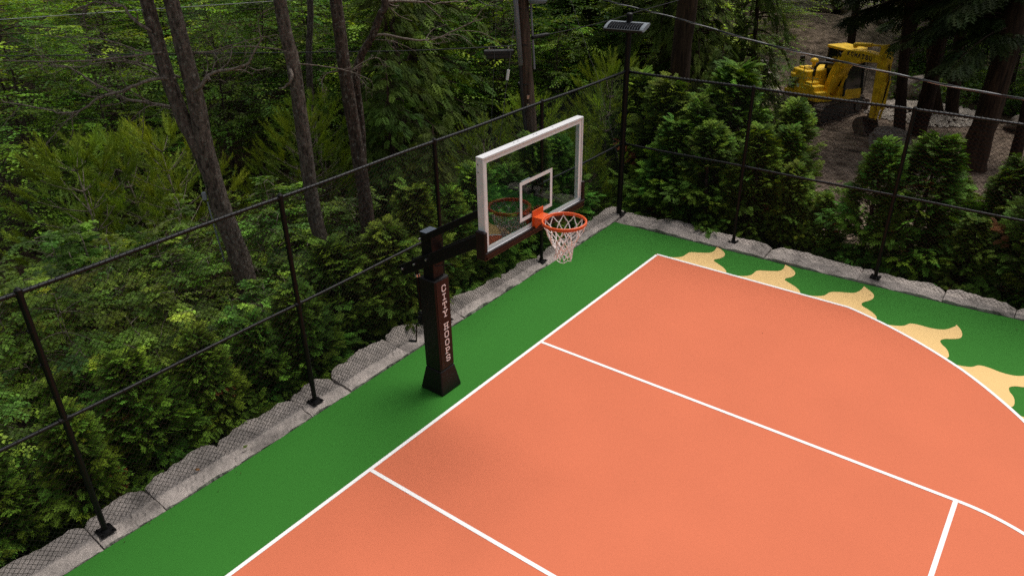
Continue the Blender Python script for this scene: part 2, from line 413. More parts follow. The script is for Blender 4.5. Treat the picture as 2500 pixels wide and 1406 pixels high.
def arcmid(F):
    p, q = F[1][-1], F[0][0]; out = []
    a, b = math.atan2(p[1], p[0] - HX), math.atan2(q[1], q[0] - HX)
    for t in np.linspace(a, b, 8)[1:-1]: out.append((HX + 6.055 * math.cos(t), 6.055 * math.sin(t)))
    return out
flame(F4, arcmid(F4))
dA = math.atan2(4.85, 5.21 - HX) - math.atan2(5.5, 4.18 - HX)
for k in (1, 2): f = spin(F4, dA * k); flame(f, arcmid(f))

# ------------------------------------------------------------------ edging stones
def stone(name, a, b, inner, outer, seed, label, top=.035):
    """block along the court edge; a,b along, inner/outer are (along, across) callables"""
    r = np.random.default_rng(seed); n, m = 26, 12
    s = np.linspace(a + .005, b - .005, n); V = []
    amp = r.uniform(.012, .035); phs = r.uniform(0, 6, 6); chip = r.uniform(.02, .12, 2)
    tb = top + r.uniform(-.02, .02)
    for i, t in enumerate(s):
        w_in = inner(t); w = outer(t)
        e0 = min(1, (t - s[0]) / .13); e1 = min(1, (s[-1] - t) / .13)
        rag = amp * (math.sin(t * 5 + phs[0]) + .7 * (2 / PI) * math.asin(math.sin(t * 11 + phs[1])) + .6 * (2 / PI) * math.asin(math.sin(t * 27 + phs[2])))
        w = w + rag - chip[0] * (1 - e0) ** 1.3 - chip[1] * (1 - e1) ** 1.3
        jit = .008 * math.sin(t * 17 + phs[3])
        for j in range(m):
            u_ = j / (m - 1); y = w_in + jit * (1 - u_) + (w - w_in) * u_
            z = tb + .012 * math.sin(t * 4 + phs[4]) + .010 * math.sin(t * 9 + u_ * 5 + phs[5]) + .016 * math.floor(2.2 * u_ + .8 * math.sin(t * 6 + phs[2])) + .02 * u_ + r.uniform(-.005, .005)
            z -= .012 * (u_ > .97) + .008 * (u_ < .03)
            z -= .012 * (e0 < .05) + .012 * (e1 < .05)
            V.append((t, y, z))
    top_v = np.array(V); q = [(i * m + j, (i + 1) * m + j, (i + 1) * m + j + 1, i * m + j + 1) for i in range(n - 1) for j in range(m - 1)]
    ring = [i * m for i in range(n)] + [(n - 1) * m + j for j in range(1, m)] + [i * m + m - 1 for i in range(n - 2, -1, -1)] + [j for j in range(m - 2, 0, -1)]
    low = top_v[ring].copy(); low[:, 2] = -1.3
    low[:, 1] += .05 * np.sign(low[:, 1] - inner(s[0]))
    mid = top_v[ring].copy(); mid[:, 2] -= .12; mid[:, 1] += .04 * (r.random(len(ring)) - .3)
    k = len(ring); base = len(top_v)
    f = [(ring[i], base + i, base + (i + 1) % k, ring[(i + 1) % k]) for i in range(k)] + [(base + i, base + k + i, base + k + (i + 1) % k, base + (i + 1) % k) for i in range(k)]
    return np.r_[top_v, mid, low], np.array(q), np.array(f)
def lin(pts):
    xs = [p[0] for p in pts]; ys = [p[1] for p in pts]
    return lambda t: float(np.interp(t, xs, ys))
LI = lin([(-12, 1.46), (-7, 1.44), (-4.3, 1.43), (-2.85, 1.41), (-1.4, 1.43), (1.31, 1.46), (4.13, 1.48), (6.7, 1.51)])   # -x
LO = lin([(-12, 1.98), (-4.4, 1.96), (-3.6, 1.97), (-2.6, 1.97), (-1.6, 1.97), (-.6, 1.99), (.4, 2.07), (2., 1.98), (3.1, 1.84), (4.4, 1.84), (6.9, 1.92)])
JL = [-9.0, -7.4, -5.9, -4.39, -3.67, -2.71, -1.54, -.83, .32, 1.66, 3.0, 4.1, 5.23, 6.3, 7.15]
RI = lin([(x, y + .012) for x, y in [(-1.5, 6.59), (.34, 6.62), (1.82, 6.65), (3.42, 6.70), (4.72, 6.75), (5.87, 6.84), (8., 6.95), (13, 7.1)]])
RO = lin([(-1.5, 7.14), (-.8, 7.12), (0, 7.19), (1.4, 7.13), (3.3, 7.2), (4.65, 7.14), (5.8, 7.18), (13, 7.35)])
JR = [-1.50, -.77, .29, 1.70, 3.36, 4.71, 5.75, 7.0, 8.3]
sl = ['outermost pinkish stone at the lower left edge', 'long grey stone at the lower left corner of the court', 'mossy grey stone below the first near fence post',
      'short grey stone holding the nearest fence post', 'rough stone just past the nearest fence post', 'pink grey stone with a fallen leaf on it', 'long pale stone with a dark seam before the second post',
      'small stone holding the second fence post', 'long rounded stone left of the hoop stand', 'stone behind the foot of the hoop stand', 'stone just right of the hoop stand foot',
      'stone holding the fence post under the backboard', 'low stone under the hanging net', 'short stone before the court corner']
for k in range(len(JL) - 1):
    v, q, f = stone('s', JL[k], JL[k + 1], LI, LO, 100 + k, '')
    P = np.c_[-v[:, 1], v[:, 0], v[:, 2]]
    o = MB().add(P, [q, f]).build('edging_stone', M['stone'])
    tag(o, sl[k] + ', along the left fence', 'stone', 'granite edging stones along the left fence')
sr = ['grey corner stone beside the tall lamp post', 'stone with a dark smear between lamp post and first post', 'stone holding the first post of the far fence', 'long stone between the two far fence posts',
      'stone holding the second post of the far fence', 'pale stone past the second far fence post', 'last narrow stone at the right edge', 'hidden end stone beyond the right edge']
for k in range(len(JR) - 2):
    v, q, f = stone('s', JR[k], JR[k + 1], RI, RO, 200 + k, '')
    o = MB().add(v, [q[:, ::-1], f[:, ::-1]]).build('edging_stone', M['stone'])
    tag(o, sr[k], 'stone', 'granite edging stones along the far fence')

# ------------------------------------------------------------------ chain link fences
def to_left(p):  # fence coordinates (along, out, z) -> world
    p = np.asarray(p, float); return np.c_[-1.60 - p[:, 1], p[:, 0], p[:, 2]]
def to_right(p):
    p = np.asarray(p, float); return np.c_[p[:, 0], 6.93 + p[:, 1], p[:, 2]]
def mesh_wires(a, b, z0, z1, conv, r=.0034):
    w = .0355; ks = np.arange(int((z1 - z0) / w) + 1); mb = MB()
    n = int((b - a) / w); V = []; m = len(ks)
    ang = np.array([PI / 2, PI * 7 / 6, PI * 11 / 6])
    S = np.arange(n)[:, None]; K = ks[None, :]
    wob = .006 * np.sin(S * .21) * np.sin(K * .11)
    y = a + (S + ((K + S) % 2)) * w; z = z0 + K * w + 0 * S + .004 * np.sin(S * .05); out = wob + .003 * ((K % 2) * 2 - 1)
    P = np.stack([y, out + .028, z], -1)                       # n,m,3
    V = P[:, :, None, :] + r * np.stack([np.cos(ang), np.sin(ang), 0 * ang + .0], -1)[None, None]
    V = V.reshape(-1, 3)
    s, k, j = np.meshgrid(np.arange(n), np.arange(m - 1), np.arange(3), indexing='ij')
    f = np.stack([(s * m + k) * 3 + j, (s * m + k) * 3 + (j + 1) % 3, (s * m + k + 1) * 3 + (j + 1) % 3, (s * m + k + 1) * 3 + j], -1).reshape(-1, 4)
    return mb.add(conv(V), [f])
def rail(a, b, z, r, conv, tie_r, sp):
    mb = MB(); ys = np.linspace(a, b, 40)
    mb.tube(conv(np.c_[ys, 0 * ys, z + .006 * np.sin(ys * 2.1)]), r, 10)
    t = np.linspace(0, 2 * PI, 9)
    for y in np.arange(a + .03, b, sp):
        ph = random.uniform(-.012, .012)
        ring = np.c_[y + .022 * np.cos(t) + ph, (r + .003) * np.cos(t) + .004, z + .006 * math.sin(y * 2.1) + (r + .003) * np.sin(t)]
        mb.tube(conv(ring), tie_r, 4, cap=False)
    return mb
def fence(name, label, conv, a, b, posts, plates_extra=()):
    root = thing(name, label, 'fence', tuple(conv([(a, 0, 0)])[0]))
    inv = Matrix.Translation(-root.location)
    def fix(o): o.matrix_parent_inverse = inv; return o
    for y in posts:
        mb = MB(); lean = random.uniform(-.01, .01)
        mb.tube(conv([(y, 0, .05), (y + lean / 2, 0, 1.6), (y + lean, 0, 3.03)]), .0315, 14)
        mb.tube(conv([(y + lean, 0, 3.0), (y + lean, 0, 3.075), (y + lean, 0, 3.10)]), [.036, .036, .012], 12)
        for z in (1.6,): mb.tube(conv([(y - .05, 0, z), (y + .05, 0, z)]), .033, 10)
        for z in np.arange(.35, 3., .38): mb.tube(conv([(y, 0, z), (y, 0, z + .02)]), .036, 10)
        po = fix(mb.build('post', M['steel'], root, smooth=False))
        pl = MB(); cx = conv([(y, 0, .068)])[0]
        pl.box(cx, (.17, .17, .014), rotz(random.uniform(-.15, .15)))
        for dx in (-.06, .06):
            for dy in (-.06, .06): pl.cyl(cx + (dx, dy, .0), cx + (dx, dy, .03), .011, 6)
        pl.tube([cx + (0, 0, .006), cx + (0, 0, .03)], [.05, .036], 12)
        p2 = pl.build('base_plate', M['steel'], po); p2.matrix_parent_inverse = Matrix.Identity(4)
    fix(rail(a, b, 3.045, .0225, conv, .0048, .0710).build('top_rail', M['vinyl'], root, smooth=True))
    fix(rail(a, b, 1.60, .0205, conv, .0040, .213).build('middle_rail', M['vinyl'], root, smooth=True))
    fix(mesh_wires(a, b, .075, 3.07, conv).build('wire_mesh', M['vinyl'], root))
    return root
fence('chain_link_fence', 'black chain link fence running behind the basketball hoop on the left', to_left, -9.0, 6.87, (-7.2, -4.27, -1.34, 1.37, 4.05))
fence('chain_link_fence', 'black chain link fence along the far right side in front of the digger', to_right, -1.54, 9.2, (.97, 3.60, 6.25, 8.9))

# ------------------------------------------------------------------ solar lamp on the corner post
lp = thing('solar_lamp', 'tall black corner post carrying a wide solar panel lamp', 'lamp', (-1.60, 6.93, .05))
mb = MB(); mb.tube([(0, 0, 0), (0, 0, 2), (0, 0, 4.04)], .056, 18)
for z in np.arange(.3, 3., .38): mb.tube([(0, 0, z), (0, 0, z + .03)], .062, 12)
for z in (1.55, 2.995): mb.tube([(0, 0, z - .04), (0, 0, z + .04)], .066, 12)
mb.build('pole', M['steel'], lp, smooth=False)
MB().tube([(0, 0, 4.04), (0, 0, 4.07), (0, 0, 4.09)], [.062, .058, .03], 16).build('pole_cap', M['steel'], lp)
mb = MB(); mb.box((0, 0, .008), (.24, .24, .016))
for dx in (-.09, .09):
    for dy in (-.09, .09): mb.cyl((dx, dy, .0), (dx, dy, .045), .014, 6)
mb.build('base_plate', M['steel'], lp)
head = bpy.data.objects.new('lamp_head', None); link(head, lp); head.location = (.0, -.10, 3.86); head.rotation_euler = (math.radians(20), -.015, .02); head.scale = (.84, .92, .9)
prof = [(-.17, -.03), (-.175, .0), (-.15, .022), (-.09, .040), (0, .046), (.09, .040), (.15, .022), (.175, 0), (.17, -.03), (.10, -.05), (-.10, -.05)]
MB().prism(prof, -.50, .50, 'x').build('housing', M['lampgrey'], head, bevel=.008)
mb = MB()
for k in range(13):
    x0 = -.415 + k * .064; ys = np.linspace(-.160, .070, 7)
    A = [(x0, y, .006 + float(np.interp(y, [-.175, -.15, -.09, 0, .09], [0, .022, .040, .046, .040]))) for y in ys]; B = [(x0 + .056, y, z) for _, y, z in A]
    v = A + B; mb.add(v, [np.array([(i, i + 7, i + 8, i + 1) for i in range(6)])])
mb.build('solar_panel', M['cell'], head)
mb = MB(); mb.box((0, 0, -.058), (.8, .2, .012)); mb.build('light_strip', M['whitepaint'], head)
mb = MB(); mb.box((0, .10, -.05), (.10, .16, .05)); mb.cyl((0, .1, -.09), (0, .1, .0), .07, 14); mb.build('bracket', M['steel'], head)
MB().box((0, -.186, -.010), (.985, .024, .062)).build('front_trim', M['rubber'], head, bevel=.006)

# ------------------------------------------------------------------ basketball hoop
bh = thing('basketball_hoop', 'basketball hoop with clear backboard, orange rim and padded lettered post', 'basketball hoop', (-.5, .03, 0))
def rel(p): return (p[0] + .5, p[1] - .03, p[2])
# padded foot
mb = MB(); mb.hexa([(-.215, -.205, .0), (.205, -.205, .0), (.205, .205, .0), (-.215, .205, .0)], [(-.145, -.145, .36), (.145, -.145, .36), (.145, .145, .36), (-.145, .145, .36)])
mb.build('foot_pad', M['pad'], bh, bevel=.022, seg=3)
# post pad
mb = MB(); mb.box((0, 0, 1.06), (.285, .285, 1.40)); pp = mb.build('post_pad', M['pad'], bh, bevel=.02, seg=3)
mb = MB(); mb.box((.1455, 0, 1.06), (.006, .235, 1.36)); mb.build('bounce_tint_panel', M['pad_bounce'], pp, bevel=.002)  # added sheet on the court side, tinted with the orange bounce
mb = MB(); mb.box((-.147, 0, 1.05), (.008, .03, 1.36)); mb.build('zip_strip', M['vinyl'], pp)
# lettering
GL = {
 'C': [[(.88, .72), (.88, .84), (.70, 1), (.30, 1), (.10, .84), (.10, .16), (.30, 0), (.70, 0), (.88, .16), (.88, .28)]],
 'I': [[(.5, 0), (.5, 1)], [(.2, 1), (.8, 1)], [(.2, 0), (.8, 0)]],
 'T': [[(.5, 0), (.5, 1)], [(.08, .80), (.08, 1), (.92, 1), (.92, .80)], [(.28, 0), (.72, 0)]],
 'Y': [[(.5, 0), (.5, .45), (.12, 1)], [(.5, .45), (.88, 1)], [(0, 1), (.3, 1)], [(.7, 1), (1, 1)], [(.28, 0), (.72, 0)]],
 'H': [[(.18, 0), (.18, 1)], [(.82, 0), (.82, 1)], [(.18, .5), (.82, .5)], [(.0, 1), (.36, 1)], [(.64, 1), (1, 1)], [(.0, 0), (.36, 0)], [(.64, 0), (1, 0)]],
 'O': [[(.30, 0), (.10, .16), (.10, .84), (.30, 1), (.70, 1), (.90, .84), (.90, .16), (.70, 0), (.30, 0)]],
 'P': [[(.2, 0), (.2, 1)], [(.05, 1), (.70, 1), (.9, .86), (.9, .60), (.70, .46), (.2, .46)], [(.02, 0), (.45, 0)]],
 'S': [[(.88, .74), (.88, .86), (.70, 1), (.30, 1), (.12, .86), (.12, .64), (.28, .53), (.72, .47), (.88, .36), (.88, .14), (.70, 0), (.30, 0), (.12, .14), (.12, .28)]],
 'K': [[(.1, 0), (.1, 1)], [(.9, 1), (.1, .45)], [(.35, .6), (.9, 0)]],
 'M': [[(.05, 0), (.05, 1), (.5, .35), (.95, 1), (.95, 0)]],
 'A': [[(.0, 0), (.5, 1), (1, 0)], [(.2, .35), (.8, .35)]],
 'U': [[(.1, 1), (.1, .16), (.3, 0), (.7, 0), (.9, .16), (.9, 1)]],
}
def glyph(mb, ch, org, ux, uy, w, h, t, nrm):
    org, ux, uy, nrm = map(lambda a: np.array(a, float), (org, ux, uy, nrm))
    for si, st in enumerate(GL[ch]):
        P = [org + ux * (x - .5) * (w - t) + uy * (y - .5) * (h - t) + nrm * .0006 * si for x, y in st]
        for i, (a, b) in enumerate(zip(P[:-1], P[1:])):
            d = b - a; d /= np.linalg.norm(d); s = np.cross(nrm, d) * t / 2
            e = d * t * .5; a2, b2 = a - e, b + e
            o = nrm * .0002 * i
            mb.add([a2 - s + o, b2 - s + o, b2 + s + o, a2 + s + o], [np.array([(0, 1, 2, 3)])])
z = 1.612
for word in ('CITY', 'HOOPS'):
  mb = MB()
  for ch in word:
    glyph(mb, ch, (.1495, .018, z), (0, 1, 0), (0, 0, 1), .100, .100, .0155, (1, 0, 0)); z -= .1275
  mb.build('lettering', M['whitepaint'], pp); z -= .068
# steel post
mb = MB(); mb.box((0, 0, 1.215), (.19, .19, 2.37)); mb.build('post', M['steel'], bh, bevel=.012)
mb = MB(); mb.box((0, 0, 2.4035), (.196, .196, .005)); mb.build('post_cap', simple('cap_sky_sheen', (.055, .07, .095), .45, bump=.05, scale=40), bh)  # bluish sky reflection on the black post top is put into this colour
def beam(mb, p, q, hh, ww):
    """flat bar from p to q, hh high in the XZ plane, ww thick in Y"""
    p, q = np.array(p, float), np.array(q, float); d = q - p; d /= np.linalg.norm(d); n = np.cross(d, (0, 1, 0)) * hh / 2; y = np.array([0, ww / 2, 0])
    bot = [p - n - y, q - n - y, q - n + y, p - n + y]; top = [p + n - y, q + n - y, q + n + y, p + n + y]
    return mb.hexa(bot, top)
for s in (-1, 1):
    mb = MB(); beam(mb, (-.46, s * .122, 1.755), (1.60, s * .122, 2.94), .150, .045); ar = mb.build('lower_arm', M['steel'], bh, bevel=.006)
    if s < 0:
        for tt in (.02, .13, .24):
            x = -.46 + 2.06 * tt; zz = 1.755 + 1.185 * tt + .02
            MB().cyl((x, s * .146, zz), (x, s * .168, zz), .016, 8).build('bolt', M['silver'], ar)
        MB().cyl((-.09, s * .097, 2.30), (-.09, s * .125, 2.30), .018, 8).build('bolt', M['silver'], ar)
    mb = MB(); beam(mb, (-.02, s * .122, 2.335), (1.60, s * .122, 3.30), .085, .045); mb.build('upper_arm', M['steel'], bh, bevel=.006)
mb = MB(); mb.box((-.03, -.115, 2.03), (.03, .05, .03)); mb.cyl((.06, -.10, 1.95), (.24, .12, 1.95), .008, 6); mb.build('stop_rod', M['steel'], bh)
# height adjuster
mb = MB(); mb.cyl((-.31, 0, 1.78), (-.285, 0, 1.16), .030, 12); mb.build('adjuster_tube', M['steel'], bh)
MB().cyl((-.305, 0, 1.70), (-.303, 0, 1.66), .037, 12).build('adjuster_collar', M['silver'], bh); MB().cyl((-.285, 0, 1.16), (-.275, 0, .98), .017, 10).build('adjuster_screw', M['silver'], bh)
mb = MB(); mb.box((-.21, 0, 1.10), (.20, .10, .05)); mb.box((-.275, 0, .99), (.10, .09, .12)); mb.build('adjuster_bracket', M['steel'], bh, bevel=.008)
mb = MB(); mb.tube([(-.29, -.03, .98), (-.30, -.10, .95), (-.30, -.13, .70)], .010, 8); mb.tube([(-.30, -.13, .70), (-.41, -.16, .68)], .018, 8); mb.build('crank_handle', M['vinyl'], bh)
# backboard: outer 1.83 x 1.05, front face at x=1.20
BX, W2, Z0, Z1 = 1.70, .915, 2.895, 3.935
bb = bpy.data.objects.new('backboard', None); link(bb, bh)
YO = -.03
def yb(y): return y + YO
mb = MB(); fr = .026
mb.box((BX - .045, yb(0), Z1 - fr / 2), (.09, 2 * W2, fr)); mb.box((BX - .045, yb(0), Z0 + fr / 2), (.09, 2 * W2, fr))
for s in (-1, 1): mb.box((BX - .045, yb(s * (W2 - fr / 2)), (Z0 + Z1) / 2), (.088, fr, Z1 - Z0 - 2 * fr))
mb.build('frame', M['alu'], bb, bevel=.005)
mb = MB(); mb.box((BX - .018, yb(0), (Z0 + Z1) / 2), (.012, 2 * W2 - 2 * fr - .004, Z1 - Z0 - 2 * fr - .004)); mb.build('glass_pane', M['glass'], bb)
def band(mb, y0, y1, z0, z1, x): mb.add([(x, yb(y0), z0), (x, yb(y1), z0), (x, yb(y1), z1), (x, yb(y0), z1)], [np.array([(0, 1, 2, 3)])])
mb = MB(); x = BX - .0105; a, b0, b1 = W2 - fr - .002, Z0 + fr + .002, Z1 - fr - .002; t = .042
band(mb, -a, a, b1 - t, b1, x); band(mb, -a, a, b0, b0 + t, x); band(mb, -a, -a + t, b0 + t, b1 - t, x); band(mb, a - t, a, b0 + t, b1 - t, x)
mb.build('border_stripe', M['whitepaint'], bb)
mb = MB(); ya, yc, za, zb = -.305, .305, 3.04, 3.495
band(mb, ya, yc, zb - t, zb, x); band(mb, ya, yc, za, za + t, x); band(mb, ya, ya + t, za + t, zb - t, x); band(mb, yc - t, yc, za + t, zb - t, x)
mb.build('target_square', M['whitepaint'], bb)
mb = MB()
mb.box((BX - .04, yb(0), 2.865), (.125, 1.90, .062))
for s in (-1, 1): mb.box((BX - .04, yb(s * (W2 + .012)), 2.995), (.125, .052, .32))
mb.box((BX + .018, yb(0), 2.905), (.028, 1.90, .05))
mb.build('edge_padding', M['pad_bounce'], bb, bevel=.016, seg=3)  # black pad; its maroon is court bounce painted into the colour
mb = MB()
for s in (-1, 1): mb.box((BX - .115, s * .122, 3.12), (.05, .06, .50))
mb.box((BX - .105, 0, 2.99), (.05, .7, .06)); mb.box((BX - .105, 0, 3.40), (.05, .40, .05)); mb.build('mounting_frame', M['steel'], bb)
mb = MB(); mb.box((BX - .16, -.02, 3.36), (.05, .23, .035)); mb.box((BX - .16, -.02, 3.40), (.03, .16, .02)); mb.build('height_gauge', M['silver'], bb)
for z in (3.86, 3.78): MB().cyl((BX - .06, yb(-W2), z), (BX - .06, yb(-W2 - .006), z), .009, 6).build('frame_screw', M['silver'], bb)
for y in (-.35, -.28, .0, .05, .35): MB().cyl((BX - .045, yb(y), Z1), (BX - .045, yb(y), Z1 + .005), .008, 6).build('frame_screw', M['silver'], bb)
# rim
rm = bpy.data.objects.new('rim', None); link(rm, bh)
RC = np.array([2.06, -.03, 3.045]); th = np.linspace(0, 2 * PI, 73)
mb = MB()
for rr, zz, tr in ((.2385, 0, .0115), (.2395, -.020, .0085)):
    n = 72; tt = np.arange(n) * 2 * PI / n; k = 12; uu = np.arange(k) * 2 * PI / k
    T, U = np.meshgrid(tt, uu, indexing='ij')
    V = np.stack([RC[0] + (rr + tr * np.cos(U)) * np.cos(T), RC[1] + (rr + tr * np.cos(U)) * np.sin(T), RC[2] + zz + tr * np.sin(U)], -1).reshape(-1, 3)
    i, j = np.meshgrid(np.arange(n), np.arange(k), indexing='ij')
    mb.add(V, [np.stack([i * k + j, ((i + 1) % n) * k + j, ((i + 1) % n) * k + (j + 1) % k, i * k + (j + 1) % k], -1).reshape(-1, 4)])
mb.build('ring', M['rim'], rm, smooth=True)
mb = MB()
mb.box((BX + .006, -.03, 3.01), (.012, .205, .20))
# tapering sheet-metal neck
mb.prism([(BX + .012, -.03 - .09), (BX + .125, -.03 - .085), (RC[0] - .235, -.03 - .075), (RC[0] - .21, -.03 - .11), (RC[0] - .21, -.03 + .11), (RC[0] - .235, -.03 + .075), (BX + .125, -.03 + .085), (BX + .012, -.03 + .09)], 3.028, 3.040)
for s in (-1, 1):
    y0 = -.03 + s * .085
    mb.add([(BX + .012, y0, 2.915), (BX + .045, y0, 2.915), (RC[0] - .24, y0 - s * .01, 3.0), (RC[0] - .24, y0 - s * .01, 3.028), (BX + .012, y0, 3.028)] +
           [(BX + .012, y0 - s * .008, 2.915), (BX + .045, y0 - s * .008, 2.915), (RC[0] - .24, y0 - s * .018, 3.0), (RC[0] - .24, y0 - s * .018, 3.028), (BX + .012, y0 - s * .008, 3.028)],
           [np.array([0, 1, 2, 3, 4]), np.array([9, 8, 7, 6, 5]), np.array([(i, (i + 1) % 5 + 5, (i + 1) % 5, i) for i in range(0)] or [(0, 5, 6, 1), (1, 6, 7, 2), (2, 7, 8, 3), (3, 8, 9, 4), (4, 9, 5, 0)])])
mb.add([(BX + .03, -.11, 2.93), (BX + .03, .05, 2.93), (RC[0] - .25, .04, 3.0), (RC[0] - .25, -.10, 3.0)], [np.array([(0, 1, 2, 3)])])
mb.build('bracket', M['rim'], rm, bevel=.003)
# net: 12 loops of cord, gathered into a tail
mb = MB(); rows = [(.236, -.024), (.205, -.105), (.165, -.185), (.125, -.255), (.098, -.315), (.088, -.37), (.092, -.425)]
nr = np.random.default_rng(5)
def npnt(row, k, half):
    r_, z_ = rows[row]; a = (k + .5 * half) * 2 * PI / 12 + .1
    jr = .012 * (row > 0) * math.sin(k * 2.3 + row * 1.7); jz = .010 * (row > 0) * math.sin(k * 1.9 + row)
    return np.array([RC[0] + (r_ + jr) * math.cos(a), RC[1] + (r_ + jr) * math.sin(a), RC[2] + z_ + jz])
for row in range(len(rows) - 1):
    for k in range(12):
        a = npnt(row, k, row % 2)
        for d in (0, 1):
            kk = k + (d if row % 2 else d - 1)
            b = npnt(row + 1, kk, (row + 1) % 2)
            mid = (a + b) / 2 + np.array([0, 0, -.006]) + nr.normal(0, .003, 3)
            mb.tube([a, mid, b], .0055 if row < 3 else .0068, 5)
for k in range(12):
    a = npnt(6, k, 0); mb.tube([a, a + (0, 0, -.03), npnt(6, k + 1, 0) + (0, 0, -.03), npnt(6, k + 1, 0)], .005, 5)
    a = npnt(0, k, 0); mb.tube([a + (0, 0, .02), a], .005, 5)
mb.build('net', M['net'], rm)

# ------------------------------------------------------------------ plant meshes
def norm(v): return v / (np.linalg.norm(v, axis=-1, keepdims=True) + 1e-9)
def frames(d, up, roll=None):
    """rotation matrices with columns (x,y,z): y along d, z near up"""
    d = norm(d); x = norm(np.cross(d, up)); z = np.cross(x, d)
    if roll is not None:
        c_, s_ = np.cos(roll)[:, None], np.sin(roll)[:, None]; x, z = x * c_ + z * s_, z * c_ - x * s_
    return np.stack([x, d, z], -1)
def scatter(mb, tv, tf, pos, Rm, sc, col):
    n, k = len(pos), len(tv)
    sc = np.asarray(sc); sc = sc[:, None, None] if sc.ndim == 1 else sc[:, None, :]
    V = np.einsum('nij,nkj->nki', Rm, tv[None] * sc) + pos[:, None]
    off = (np.arange(n) * k)[:, None, None]
    F = (tf[None] + off).reshape(-1, tf.shape[1])
    C = col[:, None, :] if col.ndim == 2 else col
    mb.add(V.reshape(-1, 3), [F], np.broadcast_to(C, (n, k, 3)).reshape(-1, 3))
LEAF_V = np.array([(0, 0, 0), (.36, .42, .07), (.22, .8, .03), (0, 1.08, -.10), (-.22, .8, .03), (-.36, .42, .07), (0, .5, -.02)])
LEAF_F = np.array([(0, 1, 6), (6, 1, 2), (6, 2, 3), (6, 3, 4), (6, 4, 5), (6, 5, 0)])
LEAF4_V = np.array([(0, 0, 0), (.34, .5, .07), (0, 1.05, -.06), (-.34, .5, .07)])
LEAF4_F = np.array([(0, 1, 2), (0, 2, 3)])
def spray_template(pairs=5, w=.055, ang=42, droop=.22, seed=0):
    r = np.random.default_rng(seed); v = []; f = []
    def blade(p, a, l, ww, dz):
        d = np.array([math.sin(a), math.cos(a)]); s = np.array([d[1], -d[0]]); i = len(v)
        for t, q in ((0, 0), (.45, 1), (1, 0), (.45, -1)):
            P = np.array(p) + d * l * t + s * ww * q; v.append((P[0], P[1], -droop * (P[1] ** 2) - dz * t * t))
        f.extend([(i, i + 1, i + 2), (i, i + 2, i + 3)])
    blade((0, 0), 0, 1., w, 0)
    for k in range(pairs):
        t = .18 + .66 * k / (pairs - 1); l = .50 * (1 - .55 * t) * r.uniform(.85, 1.15)
        for s in (-1, 1):
            a = s * math.radians(ang + r.uniform(-8, 8)); blade((0, t), a, l, w * .95, r.uniform(.0, .06))
            m = np.array((0, t)) + np.array([math.sin(a), math.cos(a)]) * l * .45
            if k < pairs - 1: blade(m, a - s * .75, l * .5, w * .8, .02)
    return np.array(v), np.array(f)
SPRAY = spray_template(4, .062, 40, .25, 1)
HEMTW = spray_template(5, .045, 58, .30, 2)
def needle_template(n=30, l=.30, w=.013, spread=50, seed=0):
    r = np.random.default_rng(seed); v = []; f = []
    for k in range(n):
        t = r.uniform(.0, 1) ; a = r.uniform(0, 2 * PI); e = math.radians(r.uniform(spread * .6, spread)) * (1 - .45 * t)
        d = np.array([math.cos(a) * math.sin(e), math.cos(e), math.sin(a) * math.sin(e)]); s = norm(np.cross(d, (math.cos(a + 1), .3, math.sin(a + 1))))
        p = np.array([0, t * .95, 0]); i = len(v); L = l * r.uniform(.8, 1.15)
        v += [p - s * w, p + s * w, p + d * L]; f.append((i, i + 1, i + 2))
    i = len(v); q = .016
    v += [(-q, 0, 0), (q, 0, 0), (0, 1.0, 0), (0, 0, -q), (0, 0, q)]; f += [(i, i + 1, i + 2), (i + 3, i + 4, i + 2)]
    return np.array(v), np.array(f)
SHOOT = needle_template(46, .17, .011, 62)
def tints(n, base, var=.25, yel=.25, r=rng):
    b = np.array(base)[None] * np.exp(r.normal(0, var, (n, 1)))
    y = np.clip(r.normal(0, yel, (n, 1)), -.5, 1)
    return np.clip(b * np.concatenate([1 + .6 * y, 1 + .12 * y, 1 - .25 * y], 1), .002, .5)

